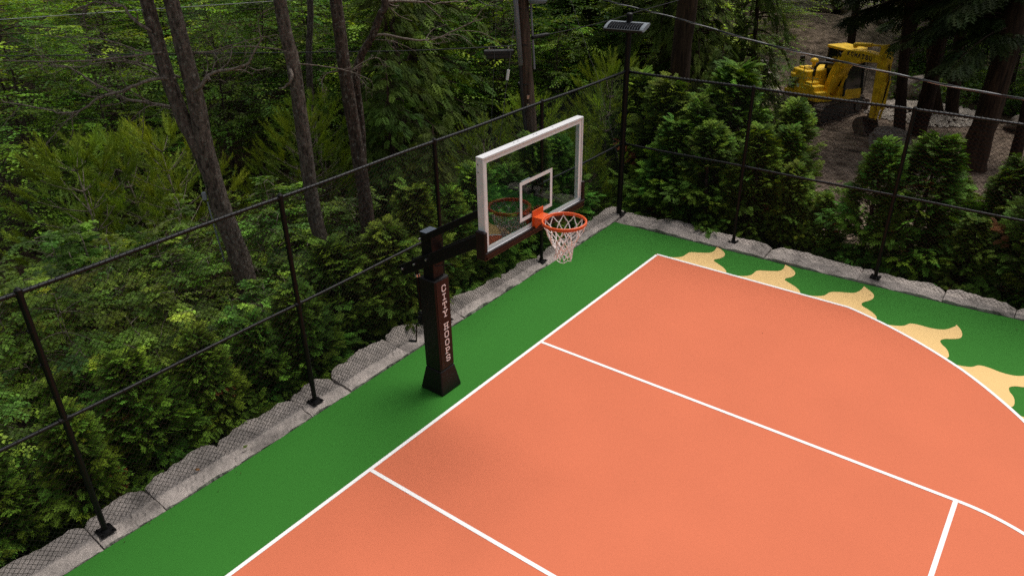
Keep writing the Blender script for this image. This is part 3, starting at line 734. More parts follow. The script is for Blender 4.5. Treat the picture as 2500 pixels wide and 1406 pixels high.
def g_cedar(seed, H=2.4, R=.8, base=(.066, .130, .013), nb=230, per=19, size=.145, low=.0):
    r = np.random.default_rng(seed); crown = MB(); wood = MB()
    wood.tube([(0, 0, -.3), (.02, .0, H * .5), (0, .03, H * .93)], [.055, .035, .008], 7)
    bumps = r.uniform(-.38, .34, (7, 5))
    P, D, U, S, C = [], [], [], [], []
    for b in range(nb):
        t = low + (1 - low) * (r.random() ** .85); a = r.uniform(0, 2 * PI)
        prof = 1.12 * (1 - t) ** .82 * (.55 + .45 * min(1, t / .18 + .55)) + .04
        lob = 1 + bumps[int(t * 6.99) % 7, int(a / (2 * PI) * 4.99) % 5]
        rad = R * prof * lob * r.uniform(.6, 1.08) * (1.4 if r.random() < .16 else 1); z = H * t * .96 + (.22 * r.random() if t > .7 else 0)
        out = np.array([math.cos(a), math.sin(a), 0]); up = .25 + .9 * t + r.uniform(-.2, .2)
        tip = out * rad + np.array([0, 0, z + .10]); root = out * rad * .25 + np.array([0, 0, z - .18])
        if b % 3 == 0: wood.tube([root, tip * .9 + root * .1], [.010, .004], 4, cap=False)
        dirn = norm(out + np.array([0, 0, up - .35]))
        side = norm(np.cross(dirn, (0, 0, 1)))
        plane_up = norm(np.cross(side, dirn)); roll = r.uniform(-.9, .9)
        pu = norm(plane_up * math.cos(roll) + side * math.sin(roll)); sd = np.cross(dirn, pu)
        ct = tints(1, base, .30, .35, r)[0]
        if r.random() < .014: ct = np.array([.11, .048, .014])
        for k in range(per):
            q = (k + r.random()) / per; w = r.uniform(-1, 1)
            p = root + (tip - root) * (.42 + .6 * q) + sd * w * .15 * (1.2 - q * .6) + pu * r.normal(0, .03)
            d = norm(dirn * (.9) + sd * w * .75 + np.array([0, 0, r.uniform(-.25, .2)]) + r.normal(0, .12, 3))
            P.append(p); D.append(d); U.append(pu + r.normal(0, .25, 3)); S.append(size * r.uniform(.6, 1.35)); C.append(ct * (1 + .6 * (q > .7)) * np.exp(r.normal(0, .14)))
    P, D, U, S, C = map(np.array, (P, D, U, S, C))
    scatter(crown, SPRAY[0], SPRAY[1], P, frames(D, U), S, C)
    return crown, wood
def g_hemlock(seed, H=7., R=2.2, base=(.042, .074, .009), z0=.06, nb=110, per=22, size=.34):
    r = np.random.default_rng(seed); crown = MB(); wood = MB()
    wood.tube([(0, 0, -.4), (.03, 0, H * .5), (0, .02, H)], [.16, .10, .015], 9)
    P, D, U, S, C = [], [], [], [], []
    for b in range(nb):
        t = z0 + (1 - z0) * (b + r.random()) / nb; a = r.uniform(0, 2 * PI); z = H * t
        L = R * (1 - t) ** .75 * r.uniform(.65, 1.1) + .25; out = np.array([math.cos(a), math.sin(a), 0])
        s0 = r.uniform(.05, .35); pts = [np.array([0, 0, z]) + out * L * q + np.array([0, 0, L * (s0 * q - .55 * q * q)]) for q in np.linspace(0, 1, 6)]
        wood.tube(pts, np.linspace(.022, .004, 6) * (1.4 - t), 4, cap=False)
        side = np.cross(out, (0, 0, 1)); ct = tints(1, base, .28, .2, r)[0]
        m = max(6, int(per * L / R * 1.3))
        for k in range(m):
            q = r.uniform(.22, 1.02); i = min(4, int(q * 5)); f = q * 5 - i; p = pts[i] + (pts[i + 1] - pts[i]) * f
            w = r.uniform(-1, 1); p = p + side * w * L * .30 * (1.1 - q) ** .6
            d = norm(out * .8 + side * w * .9 + np.array([0, 0, -.15 - .25 * q]) + r.normal(0, .15, 3))
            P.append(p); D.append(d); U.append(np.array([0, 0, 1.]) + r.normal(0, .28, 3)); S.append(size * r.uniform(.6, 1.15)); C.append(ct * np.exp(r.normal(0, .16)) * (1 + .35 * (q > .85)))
    P, D, U, S, C = map(np.array, (P, D, U, S, C))
    scatter(crown, HEMTW[0], HEMTW[1], P, frames(D, U), S, C)
    return crown, wood
def g_broad(seed, H=6., R=2., base=(.05, .105, .016), z0=.15, nb=46, tw=6, lf=9, size=.11, rise=.25, fine=False, stems=1, tr=.05):
    """layered broadleaf crown: limbs, flat twigs, leaves in two ranks"""
    r = np.random.default_rng(seed); crown = MB(); wood = MB()
    stemp = []
    for s in range(stems):
        a = r.uniform(0, 2 * PI); sp = 0 if stems == 1 else R * r.uniform(.2, .65)
        q = np.linspace(0, 1, 6); hh = H * (1 if stems == 1 else r.uniform(.6, 1.))
        pts = np.stack([math.cos(a) * sp * q ** 1.4 + .05 * H * np.sin(q * 4 + a) * q, math.sin(a) * sp * q ** 1.4 + .04 * H * np.sin(q * 3.3 + a * 2) * q, q * hh - .3 * (q == 0)], -1)
        stemp.append(pts); wood.tube(pts, np.linspace(tr, tr * .15, 6), 7 if stems == 1 else 5)
    P, D, U, S, C = [], [], [], [], []
    for b in range(nb):
        st = stemp[b % stems]; t = z0 + (1 - z0) * (b // stems + r.random()) / max(1, nb // stems); t = min(t, 1.)
        f = t * 5; i = min(4, int(f)); o = st[i] + (st[i + 1] - st[i]) * (f - i)
        a = r.uniform(0, 2 * PI); prof = math.sin(PI * (.16 + .78 * ((t - z0) / (1 - z0 + 1e-6)))) ** .7
        L = R * prof * r.uniform(.55, 1.1) * (1 if stems == 1 else .7); out = np.array([math.cos(a), math.sin(a), 0])
        up = rise * r.uniform(.3, 1.6); pts = [o + out * L * q + np.array([0, 0, L * (up * q - .25 * q * q)]) + r.normal(0, .02 * L, 3) * q for q in np.linspace(0, 1, 5)]
        wood.tube(pts, np.linspace(max(.008, tr * .3), .003, 5), 4, cap=False)
        ct = tints(1, base, .40, .34, r)[0]
        side = np.cross(out, (0, 0, 1))
        for k in range(tw):
            q = .25 + .75 * (k + r.random()) / tw; i = min(3, int(q * 4)); p0 = pts[i] + (pts[i + 1] - pts[i]) * (q * 4 - i)
            w = r.uniform(-1, 1); d0 = norm(out * .7 + side * w + np.array([0, 0, r.uniform(-.15, .25)])); Lt = L * .38 * r.uniform(.6, 1.2) + size * 1.5
            s2 = norm(np.cross(d0, (0, 0, 1)))
            for j in range(lf):
                u_ = (j + 1) / lf; sgn = 1 if j % 2 else -1
                p = p0 + d0 * Lt * u_ + np.array([0, 0, -.12 * Lt * u_ * u_])
                d = norm(d0 * .65 + s2 * sgn * .8 + np.array([0, 0, r.uniform(-.35, .05)]))
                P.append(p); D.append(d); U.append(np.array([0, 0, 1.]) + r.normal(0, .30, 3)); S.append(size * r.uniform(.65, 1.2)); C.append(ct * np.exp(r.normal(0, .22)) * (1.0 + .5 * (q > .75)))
    P, D, U, S, C = map(np.array, (P, D, U, S, C))
    T = (LEAF_V, LEAF_F) if fine else (LEAF4_V, LEAF4_F)
    scatter(crown, T[0], T[1], P, frames(D, U), S, C)
    return crown, wood
def g_pine(seed, H=3.0, R=1.25, base=(.135, .225, .028)):
    r = np.random.default_rng(seed); crown = MB(); wood = MB()
    wood.tube([(0, 0, -.3), (.02, 0, H * .5), (.0, .02, H)], [.04, .025, .008], 7)
    P, D, S, C = [], [], [], []
    def shoot(p, d, s, c): P.append(p); D.append(d); S.append(s); C.append(c)
    nw = 7
    for w in range(nw):
        t = .12 + .86 * w / (nw - 1); z = H * t; L = R * (1 - t) ** .7 + .25; n = r.integers(5, 7)
        for k in range(n):
            a = 2 * PI * k / n + r.uniform(-.4, .4); out = np.array([math.cos(a), math.sin(a), 0]); up = .30 + .55 * t
            pts = [np.array([0, 0, z]) + out * L * q + np.array([0, 0, L * (up * q * .6 + .30 * q * q)]) for q in np.linspace(0, 1, 6)]
            wood.tube(pts, np.linspace(.014, .005, 6), 4, cap=False); side = np.cross(out, (0, 0, 1)); ct = tints(1, base, .2, .12, r)[0]
            m = int(3 + 5 * L / R)
            for j in range(m):
                q = r.uniform(.3, 1.); i = min(4, int(q * 5)); p = pts[i] + (pts[i + 1] - pts[i]) * (q * 5 - i)
                ww = r.uniform(-1, 1); shoot(p + side * ww * L * .18, norm(out * .8 + side * ww * 1.1 + np.array([0, 0, r.uniform(.15, .9)])), r.uniform(.30, .50), ct * np.exp(r.normal(0, .15)))
            for j in range(5):
                shoot(pts[-1], norm(out * r.uniform(.2, .9) + side * r.uniform(-.5, .5) + np.array([0, 0, r.uniform(.5, 1.2)])), r.uniform(.42, .66), ct * np.array([1.45, 1.30, .9]))
    for j in range(5): shoot(np.array([0, .02, H - .05]), norm(np.array([r.uniform(-.4, .4), r.uniform(-.4, .4), 1.])), .5, tints(1, base, .1, .2, r)[0] * 1.35)
    P, D, S, C = map(np.array, (P, D, S, C))
    scatter(crown, SHOOT[0], SHOOT[1], P, frames(D, np.array([.3, .2, 1.]) + r.normal(0, .2, (len(P), 3))), S, C)
    return crown, wood

def variants(fn, seeds, cm, wm, nm, **kw):
    out = []
    for s in seeds:
        c_, w_ = fn(s, **kw); out.append((c_.mesh(nm + '_crown', cm), w_.mesh(nm + '_stem', wm, True), c_))
    return out
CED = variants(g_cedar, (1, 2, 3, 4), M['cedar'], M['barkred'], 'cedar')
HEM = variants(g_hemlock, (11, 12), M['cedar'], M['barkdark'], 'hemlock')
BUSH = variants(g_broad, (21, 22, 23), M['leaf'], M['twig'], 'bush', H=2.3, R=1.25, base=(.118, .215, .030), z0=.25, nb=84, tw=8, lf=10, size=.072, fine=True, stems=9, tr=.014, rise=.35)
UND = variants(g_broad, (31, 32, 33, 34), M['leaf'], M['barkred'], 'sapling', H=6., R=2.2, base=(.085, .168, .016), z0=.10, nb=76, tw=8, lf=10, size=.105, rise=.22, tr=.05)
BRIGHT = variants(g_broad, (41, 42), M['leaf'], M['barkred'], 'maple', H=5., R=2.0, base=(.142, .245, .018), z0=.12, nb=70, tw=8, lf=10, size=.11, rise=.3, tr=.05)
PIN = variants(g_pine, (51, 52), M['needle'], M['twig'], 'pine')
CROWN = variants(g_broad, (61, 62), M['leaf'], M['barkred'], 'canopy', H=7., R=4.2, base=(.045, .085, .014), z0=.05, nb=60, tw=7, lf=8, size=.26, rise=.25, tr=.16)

def plant(name, var, k, xy, label, cat, group, sc=1.0, rz=None, stem='trunk', dz=0., sxy=1.0):
    x, y = xy; z = float(gz(x, y)) + dz
    t = thing(name, label, cat, (x, y, z), random.uniform(0, 6.28) if rz is None else rz, group, (sc * sxy, sc * sxy, sc))
    t.rotation_euler = (random.gauss(0, .05), random.gauss(0, .05), t.rotation_euler[2]); t.scale[0] *= random.uniform(.88, 1.14)
    cm, wm, _ = var[k % len(var)]
    link(bpy.data.objects.new(stem, wm), t); link(bpy.data.objects.new('crown', cm), t)
    return t

# ------------------------------------------------------------------ cedars along the fences
GL_ = 'cedar hedge outside the left fence'
ced_left = [(-2.75, -6.6, 1.9), (-2.70, -5.7, 2.0), (-2.85, -4.85, 2.05), (-2.70, -3.95, 1.9), (-2.8, -3.05, 2.1), (-2.75, -2.2, 2.0), (-2.85, -1.3, 1.95), (-2.7, -.45, 2.15), (-2.85, .4, 2.2), (-2.75, 1.25, 2.3), (-2.9, 2.1, 2.6), (-2.75, 2.95, 2.3), (-2.85, 3.8, 2.5), (-2.8, 4.7, 2.2), (-2.95, 5.55, 2.6), (-2.9, 6.5, 2.2)]
cl = ['outermost dark cedar at the lower left corner', 'dark cedar in the lower left corner outside the fence', 'cedar left of the nearest fence post', 'bushy cedar just right of the nearest fence post',
      'cedar above the pink stone with the leaf', 'dark cedar halfway between the first and second posts', 'cedar left of the second fence post', 'cedar right of the second fence post', 'broad cedar left of the hoop stand',
      'cedar right behind the hoop stand', 'taller cedar between the hoop stand and backboard', 'cedar behind the lower left of the backboard', 'cedar seen through the backboard glass', 'cedar behind the hanging net', 'cedar seen past the right edge of the backboard', 'small cedar left of the corner lamp post']
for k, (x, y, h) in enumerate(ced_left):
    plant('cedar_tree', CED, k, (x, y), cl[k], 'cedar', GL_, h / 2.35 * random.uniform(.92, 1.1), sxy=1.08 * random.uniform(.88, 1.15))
GR_ = 'cedar hedge outside the far fence'
ced_right = [(-.65, 8.75, 2.5), (1.0, 8.9, 2.3), (5.2, 9.4, 2.3), (5.0, 9.6, 1.7), (4.4, 9.3, 1.9), (-1.15, 8.15, 2.2), (-.15, 8.1, 2.1), (.85, 8.2, 2.2), (1.65, 8.15, 1.75), (2.25, 8.1, 1.35), (3.05, 8.25, 2.35), (3.85, 8.3, 2.45), (5.75, 8.35, 2.35), (4.75, 8.15, 1.45), (6.6, 8.3, 2.2), (7.8, 8.3, 2.0), (-1.75, 9.2, 3.0), (-.4, 9.5, 3.2), (.9, 9.6, 2.7), (-2.7, 9.9, 2.9)]
cr = ['cedar tucked between the lamp post and timber stake', 'cedar just right of the timber stake', 'cedar below the big leaning trunk', 'low cedar further back before the big leaning trunk', 'cedar set back behind the second far fence post', 'cedar right of the corner lamp post', 'cedar between the lamp post and the first far post', 'cedar behind the first far fence post', 'cedar right of the first far fence post', 'low cedar in the gap below the digger',
      'cedar before the second far fence post', 'cedar behind the second far fence post', 'cedar at the right edge of the picture', 'small cedar between the two right hand cedars', 'cedar beyond the right edge', 'last cedar beyond the right edge',
      'tall olive cedar in the second row beside the lamp', 'tall cedar in the second row before the thick trunk', 'tall cedar in the second row left of the digger', 'tall cedar in the second row behind the lamp post']
for k, (x, y, h) in enumerate(ced_right):
    plant('cedar_tree', CED, k + 1, (x, y), cr[k], 'cedar', GR_, h / 2.2, sxy=1.12 * random.uniform(.85, 1.15))

# ------------------------------------------------------------------ broadleaf shrubs, pines and saplings on the left
bl = [((-4.3, -4.6), 'leafy shrub at the left edge of the picture', 1.0), ((-4.6, -3.1), 'leafy shrub behind the cedars left of the nearest post', 1.0), ((-4.4, -1.8), 'leafy shrub behind the cedars below the forked trunk', .95), ((-5.9, -3.4), 'pale leafed shrub at the far left', 1.05),
      ((-6.2, -2.1), 'pale leafed shrub under the top rail on the left', 1.05), ((-5.6, -.9), 'pale leafed shrub at the foot of the forked trunk', .95), ((-7.4, -1.6), 'shrub in front of the big young pine', 1.0), ((-7.2, -.2), 'shrub between young pine and forked trunk', 1.0),
      ((-5.9, .9), 'shrub just right of the forked trunk', .95), ((-6.6, 2.1), 'shrub left of the second tall trunk', 1.0), ((-5.0, .9), 'low shrub between the forked and second trunks', .8), ((-8.3, -3.0), 'shrub in the shade at the left edge', .9),
      ((-3.9, .6), 'leafy shrub behind the cedars under the second trunk', .8), ((-5.6, 2.9), 'shrub between the second and third trunks', .9), ((-3.9, -.6), 'light green shrub just behind the cedar row', .8)]
for k, (xy, l, s) in enumerate(bl): plant('leafy_shrub', BUSH, k, xy, l, 'shrub', 'broad leaved shrubs behind the left hedge', s, stem='stems')
pn = [((-8.9, -.5), 'large young pine with pale green candles at far left', .95), ((-8.3, .9), 'young pine just left of the forked trunk', .95), ((-9.8, .9), 'young pine behind the large one at left', .85), ((-8.2, 3.7), 'young pine between the first two tall trunks', .85), ((-8.7, 4.9), 'young pine left of the third trunk', .85),
      ((-5.0, 6.6), 'young pine left of the utility pole', .72), ((-4.7, 8.4), 'young pine behind the utility pole', .8), ((-3.3, 7.7), 'young pine right of the utility pole', .72), ((-3.2, 8.9), 'young pine between utility pole and lamp post', .85), ((-4.1, 10.4), 'tall young pine right of the utility pole', .95), ((-2.7, 7.4), 'small pine beside the corner lamp post', .6)]
for k, (xy, l, s) in enumerate(pn): plant('young_pine', PIN, k, xy, l, 'pine', 'young pines behind the left fence', s)
hm = [((-6.63, 5.64), 'feathery dark hemlock around the thin brown stem', .95, .72), ((-5.6, 4.2), 'feathery hemlock left of the utility pole', .62, .9), ((-4.2, 3.9), 'low hemlock behind the backboard', .48, 1.2), ((-8.2, 7.6), 'hemlock behind the thin brown stem', 1.15, 1.),
      ((-2.25, 16.0), 'narrow drooping hemlock between oak sapling and thick trunk', 1.2, .5), ((-9.6, 17.6), 'black green hemlock left of the lamp head', 1.5, .8), ((-8.2, 18.3), 'dark hemlock directly behind the lamp head', 1.5, .8), ((-10.6, 19.8), 'dark hemlock right of the utility pole', 1.6, .8),
      ((-3.3, 14.4), 'drooping dark hemlock left of the digger', 1.3, .72), ((-5.0, 15.4), 'drooping hemlock beside the thick trunk behind the far fence', 1.4, .9), ((-1.9, 11.6), 'drooping hemlock behind the second cedar row', .55, .8)]
for k, (xy, l, s, w) in enumerate(hm): plant('hemlock_tree', HEM, k, xy, l, 'hemlock', 'dark hemlocks in the wood', s, sxy=w)
br = [((-6.4, 15.6), 'bright maple behind the solar lamp', 1.0), ((-5.2, 16.8), 'bright maple right of the solar lamp', 1.0), ((-2.2, 16.8), 'bright oak sapling just left of the digger', .60), ((-11.5, 9.6), 'bright sapling right of the third trunk', 1.0), ((-11.6, 12.4), 'bright maple left of the utility pole', 1.05), ((-9.4, 13.2), 'bright maple behind the utility pole', .9),
      ((-7.4, 13.0), 'bright sapling right of the utility pole', .75), ((-15.5, 8.6), 'bright sapling between the second and third trunks', .95), ((-18.5, 6.9), 'bright maple behind the forked trunk', 1.1), ((-.3, 30.0), 'bright maple behind the digger boom on the bank', .8), ((1.0, 29.0), 'bright maple right of the digger arm beyond the gravel', .75), ((-5.6, 27.3), 'bright maple on the bank left of the digger', .75), ((-7.0, 30.0), 'bright maple at the left end of the earth bank', .9)]
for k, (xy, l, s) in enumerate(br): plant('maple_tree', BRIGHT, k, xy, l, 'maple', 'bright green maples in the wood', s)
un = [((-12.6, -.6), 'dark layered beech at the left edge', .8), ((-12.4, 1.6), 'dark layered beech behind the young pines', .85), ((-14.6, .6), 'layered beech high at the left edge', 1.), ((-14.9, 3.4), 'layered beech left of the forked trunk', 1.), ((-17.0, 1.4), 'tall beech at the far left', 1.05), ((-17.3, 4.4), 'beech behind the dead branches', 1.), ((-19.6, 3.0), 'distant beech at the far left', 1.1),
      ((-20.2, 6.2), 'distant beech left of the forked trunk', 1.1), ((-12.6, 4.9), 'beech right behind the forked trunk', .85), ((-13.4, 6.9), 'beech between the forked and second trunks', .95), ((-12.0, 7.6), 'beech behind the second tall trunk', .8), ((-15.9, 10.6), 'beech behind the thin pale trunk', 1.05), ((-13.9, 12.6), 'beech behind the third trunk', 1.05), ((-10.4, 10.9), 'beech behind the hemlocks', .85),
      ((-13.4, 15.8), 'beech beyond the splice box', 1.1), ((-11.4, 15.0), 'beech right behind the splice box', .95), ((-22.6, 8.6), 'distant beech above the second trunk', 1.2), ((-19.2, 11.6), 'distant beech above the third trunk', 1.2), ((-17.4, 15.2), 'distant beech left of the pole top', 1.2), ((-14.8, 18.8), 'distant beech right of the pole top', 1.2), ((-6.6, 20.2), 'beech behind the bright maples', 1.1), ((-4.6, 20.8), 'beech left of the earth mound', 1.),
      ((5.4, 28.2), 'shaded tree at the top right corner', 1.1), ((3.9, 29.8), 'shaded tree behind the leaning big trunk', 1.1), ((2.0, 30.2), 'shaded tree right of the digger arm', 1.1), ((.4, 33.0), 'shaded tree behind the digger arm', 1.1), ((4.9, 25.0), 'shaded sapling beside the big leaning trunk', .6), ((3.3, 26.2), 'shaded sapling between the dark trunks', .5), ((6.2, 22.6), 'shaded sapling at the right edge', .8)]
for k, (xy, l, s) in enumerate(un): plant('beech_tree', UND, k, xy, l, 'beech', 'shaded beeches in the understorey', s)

# ------------------------------------------------------------------ tall trunks
def wob_path(pts, k=5): return catmull(pts, k)
def trunk_mesh(pts, r0, r1, base, seed, n=18, flare=1.35):
    P = wob_path(pts, 6) - np.array(base); m = len(P); q = np.linspace(0, 1, m)
    r = (r0 + (r1 - r0) * q) * (1 + (flare - 1) * np.exp(-q * 14))
    mb = MB(); mb.tube(P, r, n, cap=True)
    v = mb.v[0]; rr = np.random.default_rng(seed)
    ang = np.tile(np.arange(n) * 2 * PI / n, m); zz = np.repeat(np.arange(m), n)
    C = np.repeat(P, n, 0)
    k = 1 + .06 * np.sin(ang * 3 + zz * .31) + .05 * np.sin(ang * 5 - zz * .47 + 1) + rr.normal(0, .02, len(v))
    mb.v[0] = C + (v - C) * k[:, None]
    return mb
def branch_tree(mb, pts, r0, seed, depth=2, n=6, twigs=7, spread=.55):
    r = np.random.default_rng(seed); P = catmull(pts, 5)
    if len(pts) > 2: P = P + r.normal(0, r0 * .35, P.shape) * np.linspace(0, 1, len(P))[:, None]
    mb.tube(P, np.linspace(r0, r0 * .28, len(P)), n, cap=True)
    if depth <= 0: return
    L = np.linalg.norm(P[-1] - P[0])
    for k in range(twigs):
        q = r.uniform(.15, 1.); i = min(len(P) - 2, int(q * (len(P) - 1))); o = P[i]; d = norm(P[i + 1] - P[i])
        s = norm(np.cross(d, r.normal(0, 1, 3))); v = norm(d * r.uniform(.35, .9) + s * r.uniform(.4, .9) + np.array([0, 0, r.uniform(-.25, .15)])); l = L * spread * r.uniform(.3, .8)
        kink = norm(np.cross(v, r.normal(0, 1, 3))) * l * .16
        branch_tree(mb, [o, o + v * l * .5 + kink, o + v * l - kink * .3 + np.array([0, 0, -.06 * l])], max(.003, r0 * .38 * (1.15 - .5 * q)), int(r.integers(1e6)), depth - 1, 4, 5, .55)
def tall_tree(name, label, cat, stems, radii, bark, branches=(), crown=None, seed=0, group='tall trunks of the wood'):
    base = np.array(stems[0][0]); base = np.array([base[0], base[1], float(gz(base[0], base[1]))])
    t = thing(name, label, cat, tuple(base), 0, group)
    for k, (pts, (r0, r1)) in enumerate(zip(stems, radii)):
        p = list(pts)
        if k == 0: p = [(base[0], base[1], base[2] - .3)] + [q for q in p[1:]] if p[0][2] < base[2] + .3 else [(p[0][0] * 1.0, p[0][1], base[2] - .3)] + p
        trunk_mesh(p, r0, r1, base, seed + k, flare=1.35 if k == 0 else 1.).build('trunk', bark, t, smooth=True)
    for k, (pts, r0, depth, tw) in enumerate(branches):
        mb = MB(); branch_tree(mb, [np.array(p) - base for p in pts], r0, seed * 13 + k, depth, 6, tw)
        mb.build('branch', M['twig'], t, smooth=True)
    if crown:
        k, dz, s = crown; top = np.array(stems[0][-1]) - base
        c_ = bpy.data.objects.new('crown', CROWN[k][0]); link(c_, t); c_.location = (top[0], top[1], dz - base[2]); c_.scale = (s,) * 3; c_.rotation_euler = (0, 0, seed * 1.3)
        w_ = bpy.data.objects.new('limbs', CROWN[k][1]); link(w_, t); w_.location = c_.location; w_.scale = c_.scale; w_.rotation_euler = c_.rotation_euler
    return t
T1 = [(-4.9, .03, -1.2), (-4.96, -.02, .32), (-5.01, -.06, 1.1), (-5.08, -.11, 1.73), (-5.13, -.15, 2.73), (-5.12, -.14, 3.2), (-5.12, -.14, 3.87), (-5.13, -.15, 4.4), (-5.15, -.17, 4.91), (-5.14, -.16, 5.51), (-5.15, -.15, 9.5)]
T1b = [(-5.13, -.16, 2.35), (-5.19, -.2, 2.62), (-5.26, -.25, 2.95), (-5.32, -.3, 3.25), (-5.39, -.35, 3.88), (-5.42, -.37, 4.41), (-5.43, -.38, 4.92), (-5.43, -.38, 5.51), (-5.5, -.45, 8.6)]
tall_tree('forked_tree', 'grey barked tree whose trunk forks in two on the left', 'tree', [T1, T1b], [(.175, .085), (.125, .085)], M['bark'], [
    ([(-5.30, -.27, 3.30), (-5.54, -.34, 3.35), (-5.85, -.58, 3.43), (-6.08, -.76, 3.5), (-6.36, -.98, 3.72), (-6.62, -1.18, 3.97), (-6.86, -1.36, 4.01)], .030, 2, 9),
    ([(-5.30, -.28, 3.8), (-5.35, -.6, 3.84), (-5.5, -.82, 3.77), (-5.71, -.98, 3.68), (-5.96, -1.18, 3.6), (-6.19, -1.35, 3.43), (-6.45, -1.55, 3.39), (-6.71, -1.76, 3.48), (-7.12, -2.07, 3.58)], .028, 2, 9),
    ([(-5.36, -.35, 4.45), (-5.4, -.49, 4.54), (-5.55, -.6, 4.69), (-5.61, -.65, 4.85), (-5.79, -.79, 4.89), (-5.95, -.90, 4.90), (-6.2, -1.1, 4.8)], .030, 2, 7),
    ([(-5.14, -.17, 3.6), (-4.83, -.17, 3.72), (-4.74, -.1, 3.85), (-4.6, 0, 3.93), (-4.26, .27, 4.01), (-4.14, .36, 4.19), (-4.02, .46, 4.39)], .036, 2, 8),
    ([(-5.32, -.3, 4.05), (-5.4, -.36, 4.12), (-5.65, -.55, 4.21), (-5.87, -.72, 4.32), (-6.14, -.93, 4.4), (-6.6, -1.3, 4.43)], .018, 2, 8),
    ([(-5.32, -.2, 3.80), (-5.75, -.25, 3.87), (-5.98, -.43, 3.98), (-6.17, -.58, 4.01), (-6.47, -.81, 3.99), (-6.78, -1.05, 3.93), (-7.3, -1.4, 3.98)], .020, 2, 9),
    ([(-5.16, -.1, 4.05), (-5.1, -.0, 4.15), (-4.88, .17, 4.17), (-4.47, .49, 4.31), (-4.08, .79, 4.39)], .016, 2, 7),
    ([(-5.3, -.3, 3.6), (-5.9, -.2, 3.75), (-6.5, -.3, 3.9), (-7.3, -.6, 3.95)], .018, 2, 8),
    ([(-5.3, -.4, 4.2), (-5.9, -1.2, 4.15), (-6.5, -1.9, 4.2), (-7.2, -2.4, 4.3)], .018, 2, 8)], (0, 9.6, .8), 3)
tall_tree('tall_tree', 'brown lichen spotted trunk right of the forked tree', 'tree', [[(-4.6, 1.5, -1.2), (-4.64, 1.5, .2), (-4.69, 1.45, .78), (-4.73, 1.43, 1.31), (-4.71, 1.44, 2.39), (-4.71, 1.44, 3.63), (-4.74, 1.42, 4.21), (-4.75, 1.41, 4.77), (-4.74, 1.41, 5.41), (-4.72, 1.43, 9.2)]], [(.138, .088)], M['bark'], [
    ([(-4.68, 1.35, 3.72), (-4.5, 1.22, 3.63), (-4.58, 1.16, 3.5), (-4.66, 1.08, 3.47)], .035, 0, 0), ([(-4.72, 1.4, 4.0), (-5.2, .9, 4.1), (-5.7, .6, 4.0), (-6.1, .2, 4.1)], .014, 2, 8), ([(-4.7, 1.4, 3.8), (-4.4, 1.7, 3.75), (-4.0, 2.0, 3.65), (-3.7, 2.2, 3.5)], .013, 2, 6)], (1, 9.8, .75), 5)
tall_tree('tall_tree', 'dark trunk with pale lichen left of the thin brown stem', 'tree', [[(-4.55, 2.55, -1.2), (-4.60, 2.53, .5), (-4.61, 2.53, 1.26), (-4.64, 2.51, 2.13), (-4.67, 2.48, 3.45), (-4.69, 2.47, 4.07), (-4.69, 2.47, 4.66), (-4.66, 2.49, 5.35), (-4.63, 2.51, 9.0)]], [(.135, .09)], M['barkred'], [
    ([(-4.60, 2.55, 3.5), (-4.45, 2.7, 3.62), (-4.25, 2.85, 3.7), (-4.2, 2.95, 3.55)], .014, 2, 10), ([(-4.6, 2.55, 3.45), (-4.8, 2.3, 3.5), (-4.85, 2.1, 3.4), (-4.75, 2.0, 3.2)], .014, 2, 10)], (0, 9.6, .7), 7)
tall_tree('leaning_tree', 'thin leaning stem hugging the dark lichen trunk', 'tree', [[(-4.78, 2.76, -1.2), (-4.80, 2.76, .37), (-4.84, 2.73, 1.14), (-4.77, 2.78, 2.5), (-4.77, 2.79, 3.24), (-4.67, 2.86, 3.67), (-4.48, 3.0, 4.01), (-4.33, 3.12, 4.38), (-4.24, 3.19, 4.67), (-4.1, 3.3, 6.4)]], [(.085, .05)], M['barkred'], [
    ([(-4.62, 2.95, 3.8), (-4.39, 3.08, 4.04), (-3.97, 3.4, 3.95), (-3.63, 3.67, 3.94), (-3.34, 3.89, 4.09), (-2.94, 4.2, 4.28)], .026, 2, 8), ([(-4.3, 3.15, 4.5), (-4.31, 3.27, 4.56), (-4.0, 3.51, 4.56), (-3.67, 3.76, 4.53), (-3.22, 4.11, 4.56)], .03, 2, 7)], None, 9)
tall_tree('thin_tree', 'pale thin trunk between the second and third trunks', 'tree', [[(-10.8, 6.2, -1.2), (-10.82, 6.19, -.2), (-10.71, 6.28, 1.31), (-10.6, 6.36, 2.58), (-10.43, 6.5, 3.87), (-10.27, 6.62, 7.)]], [(.095, .07)], M['bark'], [([(-10.65, 6.3, 2.5), (-10.2, 6.6, 2.7), (-9.6, 7., 2.6)], .012, 2, 6)], (1, 6.6, .7), 11)
tall_tree('thin_tree', 'thin reddish brown stem left of the utility pole', 'tree', [[(-6.62, 5.6, -1.2), (-6.67, 5.61, .77), (-6.64, 5.64, 1.73), (-6.63, 5.64, 3.1), (-6.66, 5.62, 4.03), (-6.61, 5.66, 7.)]], [(.085, .05)], M['barkred'], [], None, 13)
tall_tree('tall_tree', 'thick brown trunk behind the far fence right of the lamp', 'tree', [[(-2.86, 12.35, -1.2), (-2.92, 12.31, .24), (-2.97, 12.27, 1.46), (-2.98, 12.27, 2.51), (-2.93, 12.3, 3.71), (-2.96, 12.28, 5.4), (-2.96, 12.28, 9.)]], [(.27, .22)], M['barkbig'], [], (0, 11.0, .42), 15)
